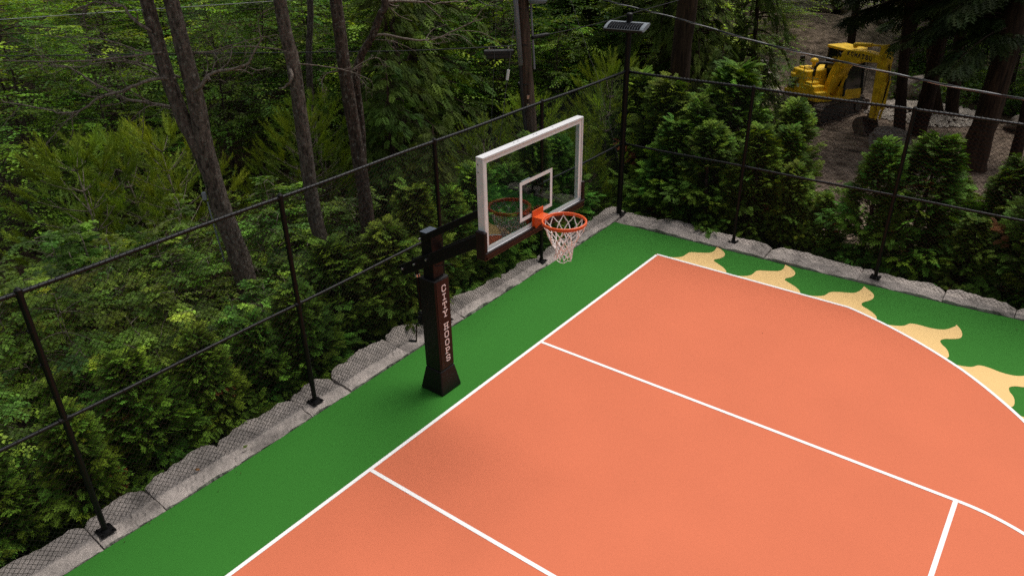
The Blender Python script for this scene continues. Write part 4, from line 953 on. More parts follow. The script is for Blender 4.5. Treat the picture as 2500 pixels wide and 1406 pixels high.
def hang(base, z, az, L, seed, per=60):
    """drooping hemlock bough: wood, sprays"""
    r = np.random.default_rng(seed); w = MB(); cr_ = MB(); out = np.array([math.cos(az), math.sin(az), 0]); side = np.cross(out, (0, 0, 1))
    pts = [np.array([base[0], base[1], z]) + out * L * q + np.array([0, 0, L * (.12 * q - .40 * q * q)]) for q in np.linspace(0, 1, 7)]
    w.tube(pts, np.linspace(.03, .006, 7), 5)
    P, D, U, S, C = [], [], [], [], []
    for k in range(per):
        q = r.uniform(.12, 1.); i = min(5, int(q * 6)); p = pts[i] + (pts[i + 1] - pts[i]) * (q * 6 - i); s = r.uniform(-1, 1)
        P.append(p + side * s * L * .22 * (1.1 - q) ** .5 + np.array([0, 0, -.10 * abs(s)])); D.append(norm(out * .7 + side * s + np.array([0, 0, -.35]) + r.normal(0, .15, 3))); U.append(np.array([0, 0, 1.]) + r.normal(0, .25, 3)); S.append(r.uniform(.28, .55))
    P, D, U, S = map(np.array, (P, D, U, S)); C = tints(per, (.022, .036, .006), .3, .25, r)
    scatter(cr_, HEMTW[0], HEMTW[1], P, frames(D, U), S, C)
    return w, cr_
def dark_tree(label, pts, r0, r1, boughs, seed, bark=None, crown=None, name='dark_conifer'):
    t = tall_tree(name, label, 'conifer', [pts], [(r0, r1)], bark or M['barkdark'], [], crown, seed, 'dark conifer trunks beside the digger')
    base = np.array(t.location); W_, C_ = MB(), MB()
    for k, (z, az, L) in enumerate(boughs):
        i = int(np.argmin([abs(p[2] - z) for p in pts])); w, c_ = hang(np.array(pts[i][:2]) - base[:2], z - base[2], az, L, seed * 31 + k, int(45 + L * 30))
        for src, dst in ((w, W_), (c_, C_)):
            for v, f in zip(src.v, [None] * len(src.v)): pass
            off = dst.n; dst.v += src.v; dst.f += [f + off for f in src.f]; dst.c += src.c; dst.n += src.n
    if boughs: W_.build('boughs', M['barkdark'], t, smooth=True); C_.build('crown', M['cedar'], t)
    return t
rb = random.Random(4)
def boughs(n, z0, z1, L0, L1, a0=0, a1=6.283): return [(rb.uniform(z0, z1), rb.uniform(a0, a1), rb.uniform(L0, L1)) for _ in range(n)]
dark_tree('straight black trunk just right of the digger arm', [(1.4, 19.47, -1.2), (1.2, 19.31, .24), (1.04, 19.19, 1.47), (.87, 19.05, 3.22), (.69, 18.91, 4.84), (.5, 18.8, 8.)], .165, .12, boughs(30, 3.0, 7.0, 1.4, 3.0), 21)
dark_tree('dark leaning trunk second right of the digger arm', [(1.63, 20.54, -1.2), (1.7, 20.6, .04), (1.66, 20.57, 1.68), (1.62, 20.54, 3.1), (1.57, 20.49, 4.77), (1.5, 20.4, 8.)], .24, .16, boughs(14, 3.6, 7.5, 1.4, 2.6), 22)
dark_tree('short dark stem between the two leaning trunks', [(1.94, 23.0, -1.2), (1.61, 22.74, -.15), (1.39, 22.58, .54), (1.17, 22.4, 1.35), (1.0, 22.2, 3.4)], .17, .10, [], 23)
dark_tree('dark trunk left of the big leaning one', [(2.23, 23.19, -1.2), (2.05, 23.05, .12), (1.9, 22.94, 1.47), (1.71, 22.79, 2.87), (1.47, 22.6, 4.66), (1.2, 22.4, 8.)], .20, .14, boughs(22, 2.6, 7, 1.5, 3.0), 24)
dark_tree('big ridged trunk leaning at the right edge', [(3.66, 17.82, -1.2), (3.64, 17.8, -.14), (3.69, 17.84, .44), (3.69, 17.85, 1.98), (3.67, 17.83, 3.52), (3.65, 17.81, 5.2), (3.6, 17.8, 9.)], .33, .25, boughs(16, 2.8, 6, 1.5, 2.8, 1.2, 5.), 25, M['barkbig'])
dark_tree('thin dark trunk at the very right edge', [(4.54, 19.4, -1.2), (4.5, 19.37, -.26), (4.45, 19.33, .45), (4.38, 19.27, 1.48), (4.3, 19.2, 4.)], .16, .10, boughs(9, 1.2, 4., 1.0, 2.0), 26)
dark_tree('slim dark trunk behind the digger on the right', [(3.4, 26.5, -.8), (3.3, 26.5, 1.), (3.2, 26.4, 3.), (3.1, 26.3, 7.)], .15, .1, boughs(10, 2.2, 6, 1.4, 2.4), 27)
dark_tree('dark trunk above the earth bank left of the digger', [(-2.6, 27.6, -1.2), (-2.6, 27.5, .5), (-2.7, 27.5, 2.5), (-2.8, 27.4, 5.), (-2.8, 27.4, 8.)], .16, .11, boughs(14, 3.2, 6.5, 1.4, 2.4), 41)
dark_tree('dark trunk behind the digger cab on the earth bank', [(-.6, 28.4, -1.2), (-.6, 28.4, .5), (-.5, 28.4, 2.5), (-.4, 28.4, 5.), (-.4, 28.4, 8.)], .15, .10, boughs(14, 2.8, 6.5, 1.4, 2.4), 42)
for k, (x, y) in enumerate([(-9.0, 18.9), (-8.4, 19.6), (-9.8, 19.0)]):
    dark_tree(['slim black trunk left of the lamp pole', 'slim black trunk nearest the lamp pole', 'slim black trunk furthest left of the lamp pole'][k], [(x, y, -1.2), (x - .05, y, 1.5), (x - .1, y, 4.), (x - .1, y, 8)], .15, .10, [], 31 + k)

jb = thing('junction_box', 'small grey box strapped to the forked trunk above the top rail', 'junction box', (-5.13, -.33, 1.97), .65)
MB().box((0, 0, 0), (.06, .07, .13)).build('case', M['lampgrey'], jb, bevel=.01)
MB().tube([(.03, .0, -.10), (.04, .02, -.5), (.05, .10, -1.2)], .012, 6).build('conduit', M['lampgrey'], jb)
# ------------------------------------------------------------------ far woods and ground cover
def mass(name, label, spots, protos, mat, cat):
    mb = MB(); r = np.random.default_rng(77)
    for k, (x, y, s) in enumerate(spots):
        src = protos[k % len(protos)][2]; a = r.uniform(0, 6.28); Rz = rotz(a)
        V = np.concatenate(src.v) @ Rz.T * s + np.array([x, y, float(gz(x, y))]); C = np.concatenate(src.c) * np.exp(r.normal(0, .18)) * np.array([1 + r.normal(0, .12), 1, 1])
        mb.add(V, src.f, C)
    return tag(mb.build(name, mat), label, cat, kind='stuff')
spots = []
r_ = np.random.default_rng(8)
for h in (26, 30, 35, 41, 48):
    for s in np.arange(-.72, .34, .105 * 26 / h + .012):
        hh = h + r_.uniform(-1.8, 1.8); ss = (s + r_.uniform(-.02, .02)) * hh
        x = CAM[0] + FH[0] * hh + .7910 * ss; y = CAM[1] + FH[1] * hh + .6118 * ss
        if float(dirt_mask(x, y)) > .2 or (x > -5.5 and hh < 33): continue
        spots.append((x, y, r_.uniform(.85, 1.35)))
for h in (36, 42, 50):
    for s in np.arange(.40, .74, .075):
        hh = h + r_.uniform(-1.5, 1.5); ss = s * hh; spots.append((CAM[0] + FH[0] * hh + .7910 * ss, CAM[1] + FH[1] * hh + .6118 * ss, r_.uniform(.9, 1.3)))
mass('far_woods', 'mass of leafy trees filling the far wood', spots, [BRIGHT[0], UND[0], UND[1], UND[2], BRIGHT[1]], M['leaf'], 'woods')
# weeds and seedlings
def cover(name, label, region, n, size, base, cat, hmax=.55):
    r = np.random.default_rng(len(name)); mb = MB(); pts = []
    while len(pts) < n:
        p = region(r)
        if p is not None: pts.append(p)
    pts = np.array(pts); z = gz(pts[:, 0], pts[:, 1]); P = np.c_[pts, z + r.random(n) ** 1.5 * hmax + .03]
    a = r.uniform(0, 2 * PI, n); D = np.c_[np.cos(a), np.sin(a), r.uniform(-.4, .7, n)]; U = np.c_[r.normal(0, .35, (n, 2)), np.ones(n)]
    scatter(mb, LEAF4_V, LEAF4_F, P, frames(D, U), size * r.uniform(.6, 1.4, n), tints(n, base, .3, .3, r))
    return tag(mb.build(name, M['leaf']), label, cat, kind='stuff')
def reg_wood(r):
    h = 9.5 + 26 * r.random() ** 1.1; s = r.uniform(-.75, .25) * h
    x, y = CAM[0] + FH[0] * h + .7910 * s, CAM[1] + FH[1] * h + .6118 * s
    if x > -2.2 and y < 7.4: return None
    if r.random() < .35 + .65 * float(dirt_mask(x, y)): return None
    k = math.sin(x * .9 + 1) * math.sin(y * .8) + .5 * math.sin(x * 2.1 + y * 1.7)
    return (x, y) if k > r.uniform(-1.1, .3) else None
cover('undergrowth', 'low leafy undergrowth covering the floor of the wood', reg_wood, 26000, .12, (.060, .105, .014), 'undergrowth')
def reg_weed(r):
    x, y = r.uniform(-.6, 7.), r.uniform(24.5, 31.)
    h = (x - CAM[0]) * FH[0] + (y - CAM[1]) * FH[1]; s = (x - CAM[0]) * .7910 + (y - CAM[1]) * .6118
    return (x, y) if s / h > .44 + .06 * math.sin(h) and math.sin(x * 1.7) * math.sin(y * 1.3) > r.uniform(-1, .5) else None
cover('weeds', 'bright green weeds beyond the gravel on the right', reg_weed, 7000, .16, (.07, .15, .015), 'weeds', .7)
def reg_litter(r):
    s = r.random()
    if s < .6: return (r.uniform(-4.2, -1.9), r.uniform(-8, 7.4))
    return (r.uniform(-2.5, 9), r.uniform(7.2, 10.5))
cover('leaf_litter', 'dry fallen leaves under the cedars', reg_litter, 5000, .07, (.10, .045, .018), 'leaf litter', .04)
# ------------------------------------------------------------------ utility pole and cables
up = thing('utility_pole', 'weathered wooden utility pole with grey cable guard behind the fence', 'utility pole', (-3.62, 6.70, float(gz(-3.62, 6.7))))
ub = np.array(up.location)
trunk_mesh([(-3.60, 6.72, -1.3), (-3.65, 6.68, .84), (-3.72, 6.63, 1.68), (-3.77, 6.59, 2.65), (-3.82, 6.56, 3.88), (-3.84, 6.54, 4.27), (-3.9, 6.5, 5.2), (-4.0, 6.43, 8.)], .135, .115, ub, 2, flare=1.02).build('pole', M['polewood'], up, smooth=True)
MB().tube(np.array([(-3.78, 6.38, 3.02), (-3.85, 6.33, 4.29), (-3.90, 6.29, 5.6), (-4.0, 6.25, 7.)]) - ub, .050, 12).build('cable_guard', M['greyplastic'], up, smooth=True)
mb = MB(); mb.tube(np.array([(-3.66, 6.48, -1.), (-3.70, 6.46, 1.45), (-3.77, 6.40, 2.34), (-3.79, 6.38, 3.04)]) - ub, .036, 10)
for z in (2.6, 3.4, 4.1): mb.tube(np.array([(-3.76 - .02 * z, 6.58, z), (-3.76 - .02 * z, 6.58, z + .025)]) - ub, .155, 16)
mb.build('riser_pipe', M['rubber'], up)
MB().tube(np.array([(-3.66, 6.70, 2.9), (-3.70, 6.66, 3.9), (-3.78, 6.60, 6.)]) - ub, .022, 8).build('ground_wire_guard', M['greyplastic'], up)
mb = MB(); mb.tube(np.array([(-3.55, 6.66, 4.22), (-3.55, 6.66, 4.27), (-3.55, 6.66, 5.1)]) - ub, [.17, .20, .20], 18); mb.build('transformer_can', M['lampgrey'], up)
mb = MB()
for z in (2.18, 2.36): mb.box(np.array((-3.66, 6.47, z)) - ub, (.05, .02, .08), rotz(.6))
mb.build('tag_plate', M['silver'], up)

def cable(name, label, pts, r, mat, cat='cable', n=8, twist=0):
    P = catmull(np.array(pts, float), 14); t = thing(name, label, cat, tuple(P[0])) if False else None
    mb = MB()
    if not twist: mb.tube(P, r, n)
    else:
        L = np.r_[0, np.cumsum(np.linalg.norm(np.diff(P, axis=0), axis=1))]; T = norm(np.gradient(P, axis=0)); S = norm(np.cross(T, (0, 0, 1))); B = np.cross(S, T)
        for k in range(twist):
            ph = L * 2 * PI / .95 + k * 2 * PI / twist; off = S * np.cos(ph)[:, None] + B * np.sin(ph)[:, None]
            mb.tube(P + off * r * 1.08, r, 6)
    return tag(mb.build(name, mat, smooth=True), label, cat)
def dense(pts, m):
    P = np.array(pts, float); q = np.linspace(0, len(P) - 1, m); return np.stack([np.interp(q, range(len(P)), P[:, k]) for k in range(3)], 1)
C4 = catmull(np.array([(-3.4, 7.0, 4.60), (-2.51, 6.94, 4.42), (-2.05, 6.66, 4.37), (-.1, 5.64, 4.33), (1.83, 4.6, 4.25), (3.34, 4.0, 4.2), (4.36, 3.53, 4.19), (5.19, 3.16, 4.21), (5.63, 2.99, 4.23), (7.5, 2.2, 4.35)]), 4)
def triplex(P):
    P = catmull(P, 3)
    L = np.r_[0, np.cumsum(np.linalg.norm(np.diff(P, axis=0), axis=1))]; T = norm(np.gradient(P, axis=0)); S = norm(np.cross(T, (0, 0, 1))); B = np.cross(S, T)
    root = thing('service_cable', 'thick twisted service cable sweeping down across the top right', 'cable', tuple(P[0]))
    for k in range(3):
        ph = L * 2 * PI / 1.1 + k * 2 * PI / 3; off = S * np.cos(ph)[:, None] + B * np.sin(ph)[:, None]
        MB().tube(P + off * .0085 - P[0], .0068 if k else .006, 7).build('strand', M['palecable'] if k == 0 else M['cable'], root, smooth=True)
triplex(C4)
cable('thin_cable', 'thin pale cable crossing the top left corner', [(-11.5, -1.9, 4.30), (-10.3, -.99, 4.33), (-8.21, .63, 4.45), (-5.74, 2.54, 4.59), (-4.77, 3.29, 4.65), (-3.9, 6.45, 5.1)], .006, M['palecable'])
cable('black_cable', 'black cable running left from the splice box through the trees', [(-14.5, -1.7, 3.42), (-12.78, -.38, 3.37), (-9.04, 2.52, 3.34), (-6.03, 4.85, 3.32), (-4.48, 6.04, 3.36), (-3.86, 6.52, 3.40)], .011, M['cable'])
sb = thing('splice_box', 'black splice box hanging on the cable left of the utility pole', 'splice box', (-4.23, 6.235, 3.24))
dv = norm(np.array([.5, .39, 0])); L_ = .62
R3 = np.stack([dv, np.array([-dv[1], dv[0], 0]), np.array([0, 0, 1.])], 1)
mb = MB(); mb.box((0, 0, .02), (L_, .17, .09), R3); mb.build('lid', M['rubber'], sb, bevel=.015)
mb = MB(); mb.box((0, 0, -.06), (L_ * .86, .15, .10), R3); mb.build('case', M['cable'], sb, bevel=.02)
mb = MB()
for q in (-.2, .2): mb.box(dv * q + (0, 0, .09), (.03, .03, .07), R3)
mb.build('hanger', M['silver'], sb)
cable('black_cable', 'black cable with a thick sleeve right of the utility pole', [(-3.75, 6.62, 3.52), (-3.45, 6.84, 3.59), (-2.89, 7.28, 3.72), (-2.36, 7.68, 3.87), (-1.72, 8.18, 4.09), (1.5, 10.6, 5.1)], .008, M['cable'])
MB().tube([(-3.70, 6.64, 3.53), (-3.62, 6.71, 3.55), (-3.45, 6.84, 3.59), (-3.40, 6.88, 3.605)], [.03, .042, .038, .012], 10).build('cable_sleeve', M['rubber'], bpy.data.objects['black_cable.001'], smooth=True)
g1 = cable('guy_wire', 'grey stay wire with a white clamp left of the utility pole', [(-3.55, 6.15, 5.2), (-3.66, 6.05, 4.03), (-3.79, 5.95, 2.85), (-3.85, 5.9, 2.35), (-4.2, 5.6, -1.)], .0060, M['greywire'], 'wire')
MB().tube([(-3.775, 5.96, 3.0), (-3.80, 5.94, 2.80)], .030, 8).build('clamp', M['whitepaint'], g1)
cable('guy_wire', 'thin stay wire furthest left beside the splice box', [(-4.02, 6.03, 5.4), (-4.06, 5.99, 4.32), (-4.11, 5.95, 3.38), (-4.16, 5.91, 2.52), (-4.3, 5.8, .0)], .0035, M['greywire'], 'wire')
cable('guy_wire', 'slanting stay wire between utility pole and lamp', [(-3.2, 6.5, 5.6), (-2.87, 6.78, 4.38), (-2.53, 7.05, 3.21), (-2.35, 7.19, 2.63), (-1.75, 7.55, .2)], .0035, M['greywire'], 'wire')
cable('drip_loop', 'blue black cable loop at the top left of the utility pole', [(-4.7, 5.75, 4.5), (-4.49, 5.91, 4.3), (-4.33, 6.03, 4.19), (-4.19, 6.14, 4.2), (-4.06, 6.24, 4.32), (-3.9, 6.4, 4.8)], .010, M['cable'])

# ------------------------------------------------------------------ excavator on the site
ex = thing('excavator', 'yellow excavator with cab parked on the earth behind the far fence', 'excavator', (-1.72, 21.2, float(gz(-1.72, 21.2)) + .01), math.radians(-33), None, .87)
und = bpy.data.objects.new('undercarriage', None); link(und, ex); und.rotation_euler = (0, 0, math.radians(108))
mb = MB(); mb.box((0, 0, .48), (1.2, 1.1, .28)); mb.cyl((0, 0, .58), (0, 0, .80), .5, 24); mb.build('track_frame', M['trackmud'], und, bevel=.02)
for s in (-1, 1):
    tr = MB(); n = 44; path = []; a, rr = 1.22, .36
    per = 2 * (2 * a) + 2 * PI * rr
    for k in range(n):
        d = per * k / n
        if d < 2 * a: p = (-a + d, 2 * rr); ang = 0
        elif d < 2 * a + PI * rr: t = (d - 2 * a) / rr; p = (a + rr * math.sin(t), rr + rr * math.cos(t)); ang = -t
        elif d < 4 * a + PI * rr: p = (a - (d - 2 * a - PI * rr), 0.0); ang = PI
        else: t = (d - 4 * a - PI * rr) / rr; p = (-a - rr * math.sin(t), rr - rr * math.cos(t)); ang = PI - t
        tr.box((p[0], s * .82, p[1] + .03), (.115, .45, .035), roty(-ang)); q = np.array([math.sin(-ang) * -.0, 0, 0])
        tr.box((p[0] + .025 * math.sin(ang) * -1, s * .82, p[1] + .03 + .028 * math.cos(ang)), (.02, .45, .03), roty(-ang))
    tro = tr.build('track', M['trackmud'], und)
    w = MB(); w.prism([(-a, .06), (a, .06), (a + .22, .36), (a, .66), (-a, .66), (-a - .22, .36)], s * .82 - .15, s * .82 + .15, 'y')
    for x in (-1.22, 1.22): w.cyl((x, s * .82 - .2, .39), (x, s * .82 + .2, .39), .27, 18)
    for x in (-.8, -.4, 0, .4, .8): w.cyl((x, s * .82 - .17, .16), (x, s * .82 + .17, .16), .11, 12)
    w.build('roller_frame', M['rubber'], tro)
mb = MB(); mb.prism([(1.85, .05), (1.92, .05), (2.0, .28), (1.92, .50), (1.85, .50)], -1.05, 1.05, 'y')
for s in (-.4, .4): mb.box((1.3, s, .30), (1.1, .10, .12))
mb.build('dozer_blade', M['trackmud'], und)
# revolving upper body
mb = MB(); mb.prism([(-1.05, -1.0), (.95, -1.08), (1.05, -.6), (1.05, 1.0), (-.9, 1.05), (-1.05, .8)], .80, .95); mb.build('deck', M['yellow'], ex, bevel=.02)
cw = [(-1.25 + .35 * (1 - math.cos(t)) if False else -.55 - .72 * math.cos(t), 1.05 * math.sin(t)) for t in np.linspace(-PI / 2, PI / 2, 13)]
MB().prism(cw, .86, 1.62).build('counterweight', M['yellow'], ex, bevel=.07, seg=3)
mb = MB(); mb.hexa([(-.95, -1.0, .95), (.10, -1.04, .95), (.10, .10, .95), (-.95, .9, .95)], [(-.85, -.88, 1.80), (.02, -.92, 1.80), (.02, .05, 1.80), (-.85, .8, 1.80)]); ho = mb.build('engine_hood', M['yellow'], ex, bevel=.06, seg=3)
mb = MB()
for k in range(6): mb.box((-.78 + k * .09, -.985, 1.32), (.03, .03, .34))
mb.build('grille', M['rubber'], ho)
mb = MB(); mb.box((-.45, -.50, 1.82), (.55, .45, .06)); mb.cyl((-.3, -.35, 1.84), (-.3, -.35, 2.05), .07, 12); mb.tube([(-.3, -.35, 2.05), (-.3, -.35, 2.10), (-.3, -.35, 2.17), (-.3, -.35, 2.2)], [.15, .16, .13, .05], 14); mb.build('air_intake', M['yellow'], ho, bevel=.01)
mb = MB(); mb.box((.42, -.80, 1.12), (.62, .50, .46)); mb.box((.84, -.82, 1.02), (.24, .46, .28)); mb.box((.30, -.8, 1.40), (.34, .44, .10)); mb.build('fuel_tank', M['yellow'], ex, bevel=.035, seg=3)
mb = MB(); mb.box((-.62, -1.035, 1.25), (.34, .02, .42)); mb.build('dark_side_panel', M['rubber'], ex)
mb = MB(); mb.box((-.68, -1.05, 1.20), (.15, .012, .13)); mb.box((-.2, -1.055, 1.22), (.12, .012, .12)); mb.build('white_decal', M['whitepaint'], ex)
mb = MB(); mb.tube([(.55, -1.03, 1.3), (.55, -1.03, 1.95), (.30, -1.03, 2.02), (-.05, -1.0, 1.95), (-.05, -1.0, 1.78)], .018, 8); mb.build('grab_rail', M['rubber'], ex)
mb = MB(); mb.tube([(.10, -.62, 1.6), (.12, -.62, 1.95), (.22, -.55, 2.12), (.42, -.35, 2.14), (.62, -.1, 2.1)], .055, 10); mb.build('hydraulic_hose', M['rubber'], ex, smooth=True)
mb = MB(); mb.cyl((-.05, -1.0, 1.95), (-.08, -1.12, 2.2), .014, 6); mb.box((-.08, -1.14, 2.24), (.05, .20, .30)); mb.build('mirror', M['rubber'], ex, bevel=.02)
# cab
cab = bpy.data.objects.new('cab', None); link(cab, ex)
B_ = [(-.20, .12), (1.08, .12), (1.08, .98), (-.20, .98)]; zb_, zt_ = .95, 2.62
T_ = [(-.16, .17), (.92, .17), (.92, .93), (-.16, .93)]
def cpt(i, q): return np.array([B_[i][0] + (T_[i][0] - B_[i][0]) * q, B_[i][1] + (T_[i][1] - B_[i][1]) * q, zb_ + (zt_ - zb_) * q])
mb = MB()
for i in range(4): mb.tube([cpt(i, 0), cpt(i, .5), cpt(i, 1)], .05, 6)
mb.box((.38, .14, 1.78), (.05, .05, 1.6)); mb.build('cab_frame', M['rubber'], cab, bevel=.01)
mb = MB(); mb.box((.44, .55, .99), (1.30, .90, .10)); mb.box((.44, .125, 1.10), (1.2, .05, .30)); mb.box((1.06, .55, 1.08), (.05, .84, .22)); mb.box((-.19, .55, 1.5), (.06, .80, 1.1)); mb.build('cab_base', M['yellow'], cab, bevel=.01)
mb = MB(); mb.prism([(-.26, .10), (.96, .10), (1.02, .2), (1.02, .9), (.96, 1.0), (-.26, 1.0)], 2.60, 2.70); mb.build('roof', M['yellow'], cab, bevel=.03)
mb = MB()
for i, j in ((0, 1), (1, 2), (2, 3)): mb.add([cpt(i, .14), cpt(j, .14), cpt(j, .98), cpt(i, .98)], [np.array([(0, 1, 2, 3)])])
mb.build('window', M['cabglass'], cab)
mb = MB(); mb.box((.25, .55, 1.25), (.5, .5, .15)); mb.box((.05, .55, 1.6), (.14, .46, .6), roty(-.15)); mb.build('seat', M['seatgrey'], cab, bevel=.03)
mb = MB(); mb.tube([(.66, .08, 1.9), (.69, .08, 1.75), (.75, .08, 1.58)], .04, 6); mb.build('red_extinguisher', M['red'], cab)
mb = MB()
for q, zz in ((.55, 2.0), (.8, 2.0)): mb.box((q, .118, 2.05), (.05, .02, .62), roty(.18))
mb.build('window_reflector_strip', M['lampgrey'], cab)
mb = MB(); mb.tube([(1.15, .98, 1.0), (1.12, 1.02, 1.9), (1.05, 1.0, 2.4)], .015, 6); mb.build('cab_grab_rail', M['rubber'], cab)
# boom: banana profile in the XZ plane
mb = MB(); prof = [(.38, 1.02), (.62, .98), (.98, 1.65), (1.42, 2.22), (2.15, 2.48), (3.05, 2.60), (3.11, 2.86), (2.20, 2.88), (1.25, 2.80), (.92, 2.50), (.58, 1.80)]
mb.prism(prof, -.33, .03, 'y'); boom = mb.build('boom', M['yellow'], ex, bevel=.03)
mb = MB(); xx = 1.42
for ch in 'KOMATSU': glyph(mb, ch, (xx, -.333, 2.68), (1, 0, 0), (0, 0, 1), (.15), .17, .034, (0, -1, 0)); xx += .185
mb.build('lettering', M['ink'], boom)
mb = MB(); mb.box((1.0, -.336, 2.55), (.16, .01, .12), roty(.6)); mb.build('boom_decal', M['rubber'], boom)
for s in (-.42, .12):
    mb = MB(); mb.cyl((.80, s, 1.0), (1.02, s, 1.75), .075, 12); mb.cyl((1.02, s, 1.75), (1.20, s, 2.25), .04, 10); mb.ball((.80, s, 1.0), .10); mb.ball((1.2, s, 2.25), .08); mb.build('boom_cylinder', M['yellow'], ex, smooth=False)
mb = MB(); mb.cyl((1.5, -.15, 3.0), (2.3, -.15, 3.10), .07, 12); mb.cyl((2.3, -.15, 3.10), (2.95, -.15, 3.18), .04, 10); mb.ball((1.5, -.15, 2.96), .1); mb.build('stick_cylinder', M['yellow'], ex)
mb = MB(); mb.prism([(2.85, 3.20), (3.11, 3.26), (3.27, 2.8), (3.21, 1.3), (3.11, .62), (2.95, .62), (2.89, 1.5), (2.83, 2.7)], -.29, -.01, 'y'); mb.build('stick', M['yellow'], ex, bevel=.025)
for s in (-.25, -.06):
    mb = MB(); mb.cyl((3.31, s, 1.95), (3.31, s, 1.0), .07, 12); mb.cyl((3.31, s, 1.0), (3.25, s, .62), .035, 8); mb.tube([(3.31, s, 2.02), (3.31, s, 1.9)], .09, 12); mb.box((3.23, s, 2.12), (.22, .06, .14)); mb.build('bucket_cylinder', M['yellow'], ex)
mb = MB(); mb.tube([(3.25, -.15, 2.6), (3.41, -.16, 2.1), (3.37, -.15, 1.7), (3.32, -.155, 1.2)], .022, 6); mb.build('stick_hose', M['rubber'], ex, smooth=True)
bk = MB(); arc_ = [(2.88 + .42 * math.cos(t), .30 + .36 * math.sin(t)) for t in np.linspace(PI * .55, PI * 1.75, 12)]; inn = [(2.88 + .37 * math.cos(t), .30 + .31 * math.sin(t)) for t in np.linspace(PI * 1.75, PI * .55, 12)]
bk.prism(arc_ + inn, -.50, .20, 'y')
for y in (-.50, .20): bk.prism(arc_, y - .012, y + .012, 'y')
bk.box((2.97, -.15, .66), (.25, .22, .22)); bk.build('bucket', M['trackmud'], ex)

# ------------------------------------------------------------------ rocks, gravel, stake
def rock(name, label, loc, size, seed, mat='rock', flatten=1., group='boulders on the building site', boxy=.0):
    import bmesh
    r = np.random.default_rng(seed); bm = bmesh.new(); bmesh.ops.create_icosphere(bm, subdivisions=4, radius=1.)
    ph = r.uniform(0, 6, (5, 3)); fr_ = r.uniform(.8, 2.6, (5, 3))
    for v in bm.verts:
        p = np.array(v.co); k = 1.
        for i in range(5): k += .10 / (1 + .35 * i) * math.sin(fr_[i] @ p * (1 + i * .8) + ph[i, 0])
        if boxy: m = np.max(np.abs(p)); p = p * ((1 - boxy) + boxy / m * .8)
        v.co = Vector(p * k)
    me = bpy.data.meshes.new(name); bm.to_mesh(me); bm.free(); me.materials.append(M[mat])
    o = link(bpy.data.objects.new(name, me)); o.scale = size; o.rotation_euler = (0, 0, r.uniform(0, 6.28))
    o.location = (loc[0], loc[1], float(gz(loc[0], loc[1])) + size[2] * .55 + (loc[2] if len(loc) > 2 else 0)); return tag(o, label, 'boulder', group)
rock('stone_block', 'flat topped grey stone block in front of the black trunk', (1.25, 18.4), (.62, .45, .42), 1, boxy=.75)
rock('boulder', 'pale boulder right of the digger arm behind the gravel', (.55, 25.4), (.85, .6, .55), 2)
rock('boulder', 'rounded boulder at the right edge between the dark trunks', (4.6, 22.8), (.8, .6, .4), 3)
for k, (x, y, s, l) in enumerate([(-6.3, 33.6, 1.5, 'large pale flat boulder above the digger'), (-4.2, 34.6, 1.3, 'pale boulder at the top of the earth bank'), (-7.6, 34.8, 1.2, 'pale boulder left on the earth bank'), (-5.0, 37.4, 1.8, 'palest boulder at the very top above the digger'), (-3.0, 33.0, .8, 'small pale boulder right on the earth bank')]):
    rock('pale_boulder', l, (x, y), (s, s * .75, s * .38), 10 + k, 'rock')
for k, (x, y) in enumerate([(-4.6, 24.0), (-5.4, 25.2), (-4.1, 22.6)]):
    rock('pale_boulder', ['pale stone behind the oak sapling left of the digger', 'pale stone further back left of the digger', 'pale stone beside the digger track'][k], (x, y), (.45, .35, .25), 20 + k, 'palerock')
def pile(name, label, c0, rad, hgt, n, s):
    r = np.random.default_rng(4); mb = MB(); base = np.array([(0, 0, 1), (1, 0, 0), (0, 1, 0), (-1, 0, 0), (0, -1, 0), (0, 0, -1.)]); F = np.array([(0, 1, 2), (0, 2, 3), (0, 3, 4), (0, 4, 1), (5, 2, 1), (5, 3, 2), (5, 4, 3), (5, 1, 4)])
    for k in range(n):
        a = r.uniform(0, 6.28); d = math.sqrt(r.random()); x = c0[0] + rad[0] * d * math.cos(a); y = c0[1] + rad[1] * d * math.sin(a)
        v = base * r.uniform(.6, 1.3, (6, 1)) * s * r.uniform(.5, 1.5) * np.array([1, .8, .6]); v = v @ rotz(r.uniform(0, 6)).T
        mb.add(v + (x, y, float(gz(x, y)) + hgt * (1 - d) + .02), [F])
    return tag(mb.build(name, M['palerock']), label, 'gravel', kind='stuff')
pile('gravel', 'loose broken stone heaped right of the digger arm', (1.2, 23.2), (1.9, 1.6), .35, 1500, .085)
st = MB(); st.box((0, 0, .9), (.085, .085, 1.9)); st = tag(st.build('timber_stake', M['wood'], bevel=.006), 'raw orange timber stake standing among the far cedars', 'stake'); st.location = (-.12, 8.75, float(gz(-.12, 8.75)) + .12)
def reg_court(r):
    k = r.random()
    if k < .55: return (-1.40 + abs(r.normal(0, .12)), r.uniform(-6, 6.4))
    if k < .93: return (r.uniform(-1.3, 7), 6.52 - abs(r.normal(0, .10)))
    return (r.uniform(-1.3, 7), r.uniform(-5, 6.3))
r9 = np.random.default_rng(12); pts = np.array([reg_court(r9) for _ in range(80)]); a9 = r9.uniform(0, 6.28, 80); mb = MB()
scatter(mb, LEAF4_V, LEAF4_F, np.c_[pts, np.full(80, .013)], frames(np.c_[np.cos(a9), np.sin(a9), np.zeros(80)], np.c_[r9.normal(0, .2, (80, 2)), np.ones(80)]), r9.uniform(.008, .022, 80), tints(80, (.07, .05, .02), .4, .3, r9))
tag(mb.build('court_debris', M['leaf']), 'tiny dry leaf bits and specks blown onto the court', 'leaf debris', kind='stuff')
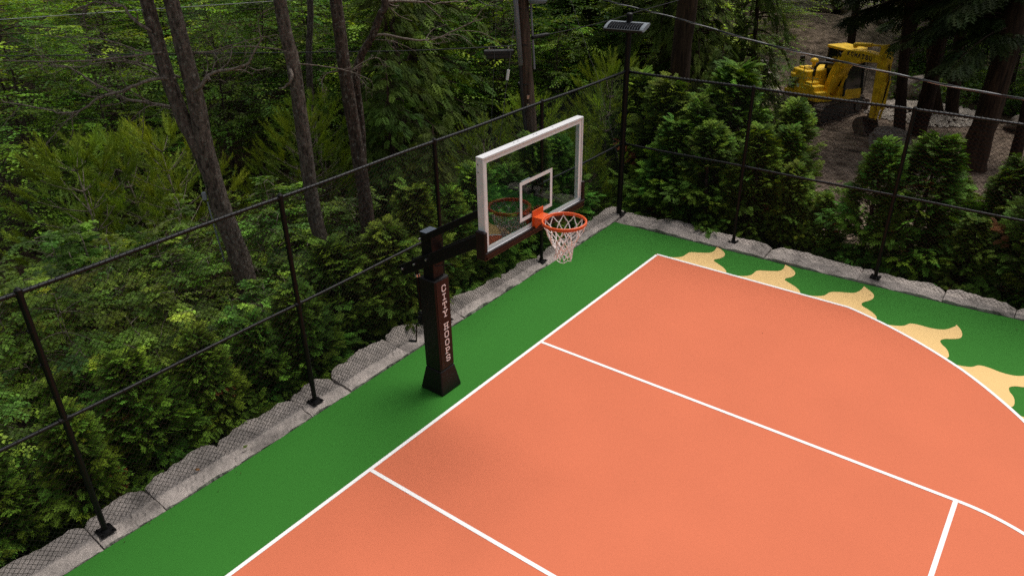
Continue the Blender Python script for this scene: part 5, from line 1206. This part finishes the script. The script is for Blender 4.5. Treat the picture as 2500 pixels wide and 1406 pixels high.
# fallen leaves on the stones
for k, (x, y, col, l) in enumerate([(-1.52, -2.55, 'leaf', 'green fallen leaf on the stone beside the court'), (-1.60, -3.1, 'deadleaf', 'yellow fallen leaf on the pinkish stone')]):
    mb = MB(); V = LEAF_V * .07; mb.add(V, [LEAF_F], np.tile([.10, .17, .02], (len(V), 1))); o = tag(mb.build('fallen_leaf', M[col]), l, 'leaf'); o.location = (x, y, .10); o.rotation_euler = (.1, .1, k * 2)

# ------------------------------------------------------------------ light, sky, camera
EL, AZ = math.radians(65), math.radians(10)       # azimuth measured from +Y clockwise
w = bpy.data.worlds.new('World'); SC.world = w; w.use_nodes = True
nt = w.node_tree; sky = nt.nodes.new('ShaderNodeTexSky'); sky.sky_type = 'NISHITA'; sky.sun_disc = False
sky.sun_elevation = EL; sky.sun_rotation = AZ; sky.dust_density = 4.; sky.air_density = 1.; sky.ozone_density = 1.
hs = nt.nodes.new('ShaderNodeHueSaturation'); hs.inputs['Saturation'].default_value = .28
nt.links.new(sky.outputs[0], hs.inputs['Color']); nt.links.new(hs.outputs[0], nt.nodes['Background'].inputs['Color'])
nt.nodes['Background'].inputs['Strength'].default_value = .07
sl_ = bpy.data.lights.new('sun', 'SUN'); sl_.energy = 1.5; sl_.angle = math.radians(34); sl_.color = (1., .95, .88)
so = link(bpy.data.objects.new('sun', sl_))
sd = Vector((math.sin(AZ) * math.cos(EL), math.cos(AZ) * math.cos(EL), math.sin(EL)))
so.rotation_euler = sd.to_track_quat('Z', 'Y').to_euler(); so.location = sd * 60

cd = bpy.data.cameras.new('camera'); co = link(bpy.data.objects.new('camera', cd)); SC.camera = co
cd.sensor_width = 36; cd.sensor_fit = 'HORIZONTAL'; cd.lens = 26.349; cd.clip_end = 3000; cd.clip_start = .05
Rm = np.array([[0.795885, 0.605229, -0.016279], [-0.272755, 0.382422, 0.882813], [-0.54053, 0.698177, -0.469443]])
mw = Matrix.Identity(4)
for i in range(3):
    mw[i][0], mw[i][1], mw[i][2] = Rm[0][i], Rm[1][i], -Rm[2][i]
    mw[i][3] = float(CAM[i])
co.matrix_world = mw
SC.view_settings.view_transform = 'Standard'; SC.view_settings.look = 'None'; SC.view_settings.gamma = 1; SC.view_settings.exposure = .77
SC.cycles.max_bounces = 8; SC.cycles.diffuse_bounces = 3; SC.cycles.glossy_bounces = 4; SC.cycles.transparent_max_bounces = 12; SC.cycles.transmission_bounces = 4
SC.cycles.use_denoising = False
